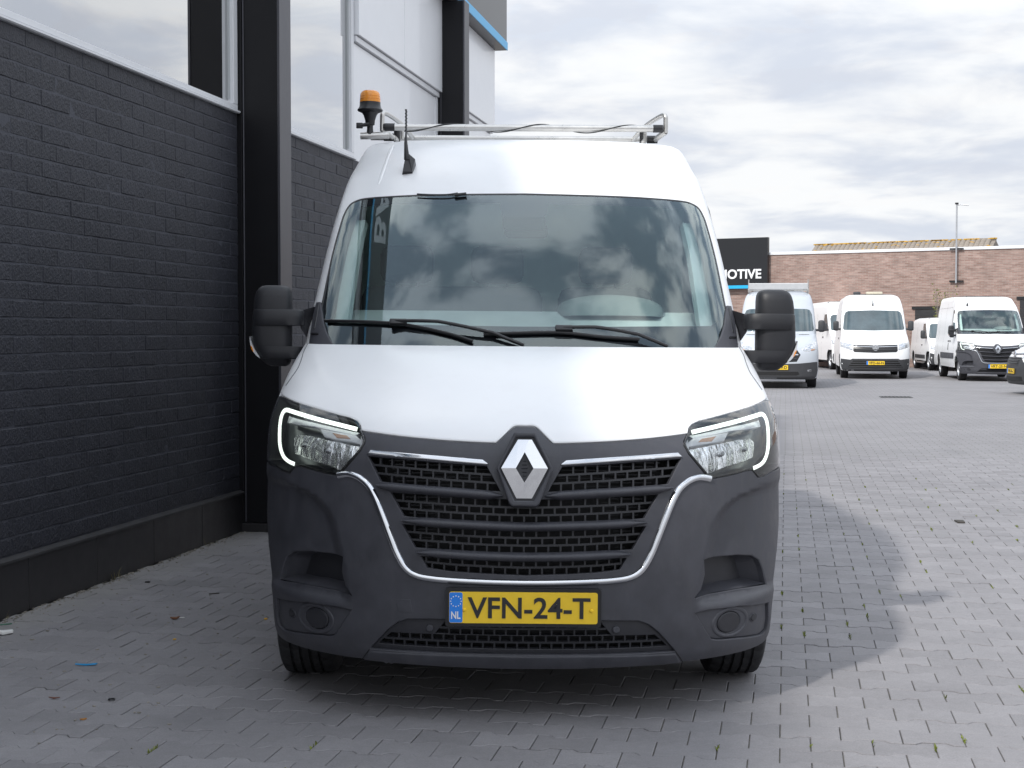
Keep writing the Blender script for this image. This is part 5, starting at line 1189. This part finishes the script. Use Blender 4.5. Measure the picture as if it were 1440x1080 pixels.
def far_van(name, label, x, y, yaw, sp, paint, L, wheel_y, feats, plate_z, plate_txt, wr=.345, extras=None, side_win=True, moulding=None, group=None, cat='van', mirrors=True):
    root = empty(name, (x, y, 0), yaw); tag(root, label, cat, group)
    NS, CB = sp.NOSE, sp.CAB; st = .07
    zs = [.26 + (sp.hood - .26) * i / 14 for i in range(15)]
    ay, ar = wheel_y[0], wr + .045
    def xa(z):
        hi = NS.xs(z) * .999
        if abs(z - wr) >= ar: return hi
        ya = ay - math.sqrt(ar ** 2 - (z - wr) ** 2)
        if NS.D(hi, z) <= ya: return hi
        lo = .3
        for _ in range(30):
            m = (lo + hi) / 2
            if NS.D(m, z) < ya: lo = m
            else: hi = m
        return lo
    out = [(0, .22), (.5, .22), (.85 * sp.W, .225)] + [(xa(z), z) for z in zs] + [(.5, sp.hood), (0, sp.hood)]
    panel('nose', sym(out)[:-1], NS, paint, root, step=st, grid='phi', bev=.004)
    zz = [sp.hood - .07 + (sp.H - sp.hood + .07) * i / 16 for i in range(17)]
    out = [(0, zz[0]), (.5, zz[0])] + [(CB.xs(z) * .9994, z) for z in zz] + [(.3, sp.H), (0, sp.H)]
    panel('cab_shell', sym(out)[:-1], CB, paint, root, step=st, grid='phi', bev=.004)
    for f in feats:
        nm, kind, S, poly, m, off = f
        S = CB if S == 'c' else NS
        if kind == 'sym': panel(nm, sym(poly), S, m, root, step=st, off=off, bev=.006, thick=.01)
        elif kind == 'pair':
            for g in ((lambda l: l), mir): panel(nm, g(poly), S, m, root, step=st, off=off, bev=.006, thick=.01)
        elif kind == 'bar': w, c = poly[0]; ribbon(nm, mir(poly[1:])[::-1] + poly[1:], S, w, c, m, root, off=off, step=.06)
        elif kind == 'pairbar':
            w, c = poly[0]
            for g in ((lambda l: l), mir): ribbon(nm, g(poly[1:]), S, w, c, m, root, off=off, step=.06)
    yf = lambda z: (NS.D(NS.xs(z) * .999, z) if z < sp.hood - .06 else max(NS.D(NS.xs(sp.hood - .06) * .999, sp.hood - .06), CB.D(CB.xs(z) * .9994, z))) - .004
    for sg in (1, -1):
        SS = SideSurf(sp.xs, sg); z0 = wr + ar
        so = side_outline(yf, z0 - .004 if yf(z0) < ay else z0 + .02, sp.H, L, ((ay, ar + .004 if yf(z0) < ay else ar + .02, wr), (wheel_y[1], ar, wr)), .34)
        h0 = sp.hood + .03; t0 = sp.ws_top - .02; y1 = CB.D(CB.xs(h0) * .999, h0) + .12; y2 = CB.D(CB.xs(t0) * .999, t0) + .03
        win = [(y1, h0), (y1 + .95, h0), (y1 + .95, t0), (max(y2, y1 + .5), t0), (y1 + .10, h0 + .18)]
        sd = panel('body_side', so, SS, paint, root, step=.16, bev=.003)
        if side_win: panel('door_window', win, SS, FGLASS, sd, off=.004, bev=.003, thick=.004, step=.3)
        if moulding: panel('side_moulding', [(ay + .5, moulding[0]), (wheel_y[1] - .5, moulding[0]), (wheel_y[1] - .5, moulding[1]), (ay + .5, moulding[1])], SS, FDARK, sd, off=.014, bev=.006, thick=.012, step=.3)
        for yy, za, zb in ((y1 + 1.05, .42, t0 + .05), (y1 + 2.3, .42, t0 + .05)): ribbon('door_gap', [(yy, za), (yy, zb)], SS, .010, .0006, VOID, sd, off=.0005, step=.2)
        panel('door_handle', rrect(y1 + .82, h0 - .26, y1 + .98, h0 - .21, .02), SS, BLACK, sd, off=.018, bev=.005, step=.2)
        for k, yy in enumerate(wheel_y):
            li = MB(); li.lathe([(ar, sg * sp.W * .96), (ar, sg * sp.W * .55), (.02, sg * sp.W * .54)], (0, yy, wr), 'x', 20, R(-20), R(200)); li.build('wheel_arch_liner', VOID, root)
            wheel(root, sg * (sp.W * .98 - .135), yy, wr, wr, .218, sg)
        if mirrors:
            e = empty('wing_mirror', (sg * (sp.xs(h0) + .02), y1 - .05, h0 + .05), 0, root)
            b = MB(); b.box((sg * .12, 0, .10), (.17, .14, .30), bev=.05); b.build('mirror_shell', FDARK, e, 50)
            b = MB(); b.box((sg * .01, .02, 0), (.12, .08, .06), bev=.02); b.build('mirror_arm', FDARK, e, 50)
    V = []; F = []; n = 12; xm = CB.xs(sp.H) * .9994; y0 = CB.yc(sp.H) + .05
    for yv in (y0, (y0 + L) / 2, L):
        for i in range(n + 1): xx = -xm + 2 * xm * i / n; V.append((xx, yv, sp.H + .02 * (1 - (xx / xm) ** 2) - .001))
    for j in range(2):
        for i in range(n): a = j * (n + 1) + i; F.append((a, a + 1, a + n + 2, a + n + 1))
    m = MB(); m.add(V, F); m.build('roof_panel', paint, root, 60)
    rear = [(.95 * sp.W, .36)] + [(sp.xs(.36 + (sp.H - .36) * i / 12), .36 + (sp.H - .36) * i / 12) for i in range(1, 13)]
    panel('rear_doors', sym(rear), Plane2((0, L, 0), (-1, 0, 0), (0, 0, 1)), paint, root, step=.3, off=-.003)
    m = MB(); m.span((-.72 * sp.W, .45, .25), (.72 * sp.W, L - .2, .5), .02); m.build('underbody', VOID, root)
    if plate_txt: plate(root, NS, 0, plate_z, plate_txt, off=.022, detail=False)
    if extras: extras(root, sp)
    return root
def gpos(px, py): D = CAM_Z * 2035 / (py - 467.); return (px - 720) * D / 2035., D
def antenna(root, sp):
    p = Vector(sp.CAB.P(0, sp.ws_top + .25 * (sp.H - sp.ws_top))); a = MB(); a.tube([p, p + Vector((0, 0, .06)), p + Vector((0, .07, .20))], [.03, .015, .006], 8); a.build('roof_aerial', BLACK, root, 50)
def roof_cam(root, sp):
    antenna(root, sp)
    b = MB(); b.box((-.42, 2.9, sp.H + .05), (.22, .22, .10), bev=.03); b.build('roof_vent', FDARK, root, 50); b = MB(); b.box((.1, 2.7, sp.H + .05), (.5, .25, .08), bev=.03); b.build('roof_hatch', mat('hatch', (.5, .46, .36), .6), root, 50)

# white van with a wide slatted grille and round badge
sp_cr = van_spec(1.02, 2.56, 1.40, 2.08)
cr_feats = [('windshield', 'sym', 'c', [(0, 2.06), (.74, 2.04), (.82, 2.0), (.86, 1.9), (.905, 1.50), (.88, 1.45), (0, 1.43)], FGLASS, .004),
    ('grille', 'sym', 'n', [(0, 1.00), (.64, 1.02), (.645, .83), (.60, .79), (0, .77)], BLACK, .004),
    ('grille_slat', 'bar', 'n', [(.028, .012), (.09, .945), (.63, .965)], FCHROME, .006), ('grille_slat', 'bar', 'n', [(.028, .012), (.09, .865), (.62, .88)], FDARK, .006),
    ('headlight', 'pair', 'n', [(.66, 1.03), (.82, 1.07), (1.0, 1.10), (1.0, .95), (.70, .85), (.66, .86)], FLAMP, .006),
    ('headlight_core', 'pair', 'n', [(.72, 1.0), (.86, 1.03), (.90, .96), (.74, .91)], CHROME, .012),
    ('lower_bumper', 'sym', 'n', [(0, .60), (.66, .60), (.72, .57), (.99, .60), (1.0, .45), (.97, .30), (.9, .225), (0, .225)], FDARK, .008),
    ('intake', 'sym', 'n', [(0, .55), (.64, .55), (.80, .34), (0, .31)], VOID, .011),
    ('intake_slat', 'bar', 'n', [(.022, .012), (0.01, .49), (.68, .49)], FDARK, .012), ('intake_slat', 'bar', 'n', [(.022, .012), (0.01, .42), (.72, .42)], FDARK, .012), ('intake_slat', 'bar', 'n', [(.022, .012), (0.01, .355), (.76, .36)], FDARK, .012)]
def round_badge(root, sp):
    e = empty('badge', (0, 0, 0), 0, root); P = Plane2(sp.NOSE.off(0, .915, .02), (1, 0, 0), (0, .05, 1))
    def ring(nm, r0, r1, m, o): panel(nm, ellipse(0, 0, r1, r1, 24), P, m, e, holes=[ellipse(0, 0, r0, r0, 24)] if r0 else (), off=o, bev=.003, step=.05)
    ring('badge_disc', 0, .085, mat('badge_grey', (.35, .36, .38), .3), .0); ring('badge_ring', .074, .09, CHROME, .006)
    ribbon('badge_stroke', [(-.035, .066), (0, .004), (.035, .066)], P, .016, .004, CHROME, e, off=.003)
    ribbon('badge_stroke', [(-.066, .034), (-.034, -.06), (0, .0), (.034, -.06), (.066, .034)], P, .016, .004, CHROME, e, off=.003)
    roof_cam(root, sp)
x, y = gpos(1231, 533); crafter = far_van('parked_van', 'white high roof van with wide slatted grille and round badge, parked mid yard', x, y, BA, sp_cr, WHITE, 5.98, (.99, 4.63), cr_feats, .475, 'VFD-66-N', extras=round_badge, group='vans parked in the yard')

# silver van with roof rack behind the mirror of the white van
sp_tr = van_spec(1.0, 2.46, 1.36, 2.02)
tr_feats = [('windshield', 'sym', 'c', [(0, 2.00), (.72, 1.98), (.80, 1.95), (.85, 1.85), (.895, 1.46), (.87, 1.41), (0, 1.39)], FGLASS, .004),
    ('headlight', 'pair', 'n', [(.60, .99), (.72, 1.06), (.93, 1.17), (.965, 1.05), (.95, .96), (.70, .90), (.62, .93)], FLAMP, .006),
    ('headlight_core', 'pair', 'n', [(.68, 1.0), (.84, 1.08), (.88, 1.0), (.70, .95)], CHROME, .012),
    ('indicator', 'pair', 'n', [(.80, .955), (.90, .98), (.90, .945), (.82, .925)], AMBER_D, .013),
    ('grille', 'sym', 'n', [(0, 1.0), (.44, 1.0), (.56, .83), (.47, .66), (0, .64)], BLACK, .006),
    ('grille_slat', 'bar', 'n', [(.04, .014), (0.01, .93), (.46, .93)], FCHROME, .008), ('grille_slat', 'bar', 'n', [(.04, .014), (0.01, .83), (.50, .83)], FCHROME, .008), ('grille_slat', 'bar', 'n', [(.03, .014), (0.01, .73), (.46, .73)], FDARK, .008),
    ('hood_vent', 'pair', 'n', [(.52, 1.335), (.78, 1.335), (.78, 1.32), (.52, 1.32)], BLACK, .004),
    ('lower_bumper', 'sym', 'n', [(0, .60), (.55, .62), (.97, .66), (.98, .45), (.95, .30), (.88, .225), (0, .225)], FDARK, .008),
    ('intake', 'sym', 'n', [(0, .42), (.50, .42), (.54, .35), (.46, .32), (0, .32)], VOID, .011), ('fog_lamp', 'pair', 'n', [(.72, .46), (.82, .47), (.82, .42), (.73, .41)], CHROME, .012)]
def rack(root, sp):
    antenna(root, sp); e = empty('roof_rack', (0, 0, sp.H), 0, root)
    for yv in (2.3, 3.2, 4.2): b = MB(); b.span((-.78, yv, .05), (.78, yv + .05, .14), .006); b.build('rack_bar', STEEL, e)
    b = MB(); b.span((-.76, 2.15, .04), (.76, 2.19, .20), .01); b.build('front_deflector', mat('alu', (.55, .56, .57), .45, metal=.5, var=.08), e)
    for xx in (-.76, .76): b = MB(); b.span((xx - .02, 2.15, -.03), (xx + .02, 4.6, .05), .006); b.build('rack_rail', STEEL, e); b = MB(); b.tube([(xx, 2.2, .1), (xx, 2.2, .30)], .015, 8); b.build('end_stop', STEEL, e)
x, y = gpos(1093, 546.5); transit = far_van('parked_van', 'silver van with aluminium roof rack standing behind the white van mirror', x, y, BA, sp_tr, SILVER, 5.53, (1.02, 4.3), tr_feats, .52, 'VXZ-09-D', extras=rack, group='vans parked in the yard')

# two white vans half hidden between the silver and the white one
x, y = gpos(1212, 520.5); far_van('parked_van', 'white van half hidden directly behind the slatted grille van', x, y, R(-1), sp_cr, WHITE, 5.98, (.99, 4.63), cr_feats[:1] + cr_feats[1:2] + cr_feats[4:5] + cr_feats[6:7], .475, None, group='vans parked in the yard')
x, y = gpos(1196, 513); far_van('parked_van', 'rearmost white van, mostly hidden behind the silver van', x, y, R(-2), sp_tr, WHITE, 5.53, (1.02, 4.3), tr_feats[:2] + tr_feats[4:5] + tr_feats[9:10], .52, None, group='vans parked in the yard')

# low white van between the two high roof vans
sp_lo = van_spec(.93, 1.92, 1.12, 1.72, slope=1.0)
lo_feats = [('windshield', 'sym', 'c', [(0, 1.71), (.68, 1.69), (.75, 1.64), (.83, 1.22), (.80, 1.16), (0, 1.14)], FGLASS, .004),
    ('headlight', 'pair', 'n', [(.52, .80), (.86, .90), (.90, .78), (.56, .70)], FLAMP, .006), ('grille', 'sym', 'n', [(0, .82), (.5, .80), (.46, .62), (0, .60)], BLACK, .005),
    ('lower_bumper', 'sym', 'n', [(0, .56), (.70, .58), (.91, .64), (.92, .40), (.86, .225), (0, .225)], FDARK, .008), ('fog_lamp', 'pair', 'n', ellipse(.74, .44, .06, .055, 16), CHROME, .013)]
def step_bar(root, sp):
    for sg in (1, -1):
        b = MB(); b.tube([(sg * .95, 1.35, .30), (sg * .98, 1.5, .28), (sg * .98, 3.1, .28), (sg * .95, 3.25, .30)], .03, 8); b.build('side_step', STEEL, root, 50)
x, y = gpos(1347, 522); low_van = far_van('parked_van', 'low white van with side steps, tucked in beside the high roof vans', x, y, R(-7), sp_lo, WHITE, 4.96, (.92, 4.2), lo_feats, .45, None, wr=.325, extras=step_bar, moulding=(.42, .56), group='vans parked in the yard')

# white van like the near one, parked at the right
x, y = gpos(1403, 536.5); master2 = copy_tree(van, None, skip=('roof_rack', 'warning_beacon', 'characters', 'country_letters', 'star_ring', 'steering_wheel', 'aerial_lead'))
master2.name = 'parked_van'; master2.location = (x, y, 0); master2.rotation_euler = (0, 0, R(-9.0)); tag(master2, 'white van with grey bumper and chrome trimmed grille, parked at right, its side showing', 'van', 'vans parked in the yard')
for ch in master2.children:
    if ch.name.startswith('license_plate'): text_mesh('characters', 'VRT-25-N', .075, INK, ch, .0008, .002, width=.43, M=Matrix.Translation((.02, 0, .0105)))
    if ch.name.startswith('wheel') and 'arch' not in ch.name: ch.location.z = .345

# van nosing in from the right edge
sp_g = van_spec(1.0, 1.98, 1.22, 1.80)
g_feats = [('windshield', 'sym', 'c', [(0, 1.78), (.70, 1.76), (.77, 1.71), (.86, 1.32), (.83, 1.26), (0, 1.24)], FGLASS, .004),
    ('headlight', 'pair', 'n', [(.44, .93), (.88, 1.0), (.92, .86), (.50, .80)], FLAMP, .006), ('upper_trim', 'bar', 'n', [(.045, .02), (0.01, .90), (.50, .915)], CHROME, .006),
    ('lower_bumper', 'sym', 'n', [(0, .84), (.46, .83), (.60, .72), (.92, .72), (.95, .50), (.92, .30), (.86, .225), (0, .225)], FDARK, .008), ('grille', 'sym', 'n', [(0, .84), (.46, .82), (.36, .64), (0, .62)], BLACK, .011)] + \
    [('grille_slat', 'bar', 'n', [(.022, .012), (0.01, z), (.44 - (.84 - z) * .5, z + .01)], FDARK, .014) for z in (.80, .745, .69)] + [('intake', 'sym', 'n', [(0, .40), (.58, .41), (.62, .31), (0, .29)], VOID, .011)]
def g_badge(root, sp):
    P = Plane2(sp.NOSE.off(0, .86, .03), (1, 0, 0), (0, .1, 1)); panel('badge', [(-.07, 0), (0, -.11), (.07, 0), (0, .11)], P, CHROME, root, holes=[[(-.03, 0), (0, -.05), (.03, 0), (0, .05)]], off=.01, bev=.008, step=.04)
x, y = gpos(1423, 554); far_van('parked_van', 'white and dark grey van nosing in at the right edge of the yard', x, y, R(-93), sp_g, WHITE, 5.0, (.95, 4.05), g_feats, .52, 'VHK-81-Z', wr=.325, extras=g_badge, group='vans parked in the yard')
# blue car roof glimpsed between the vans
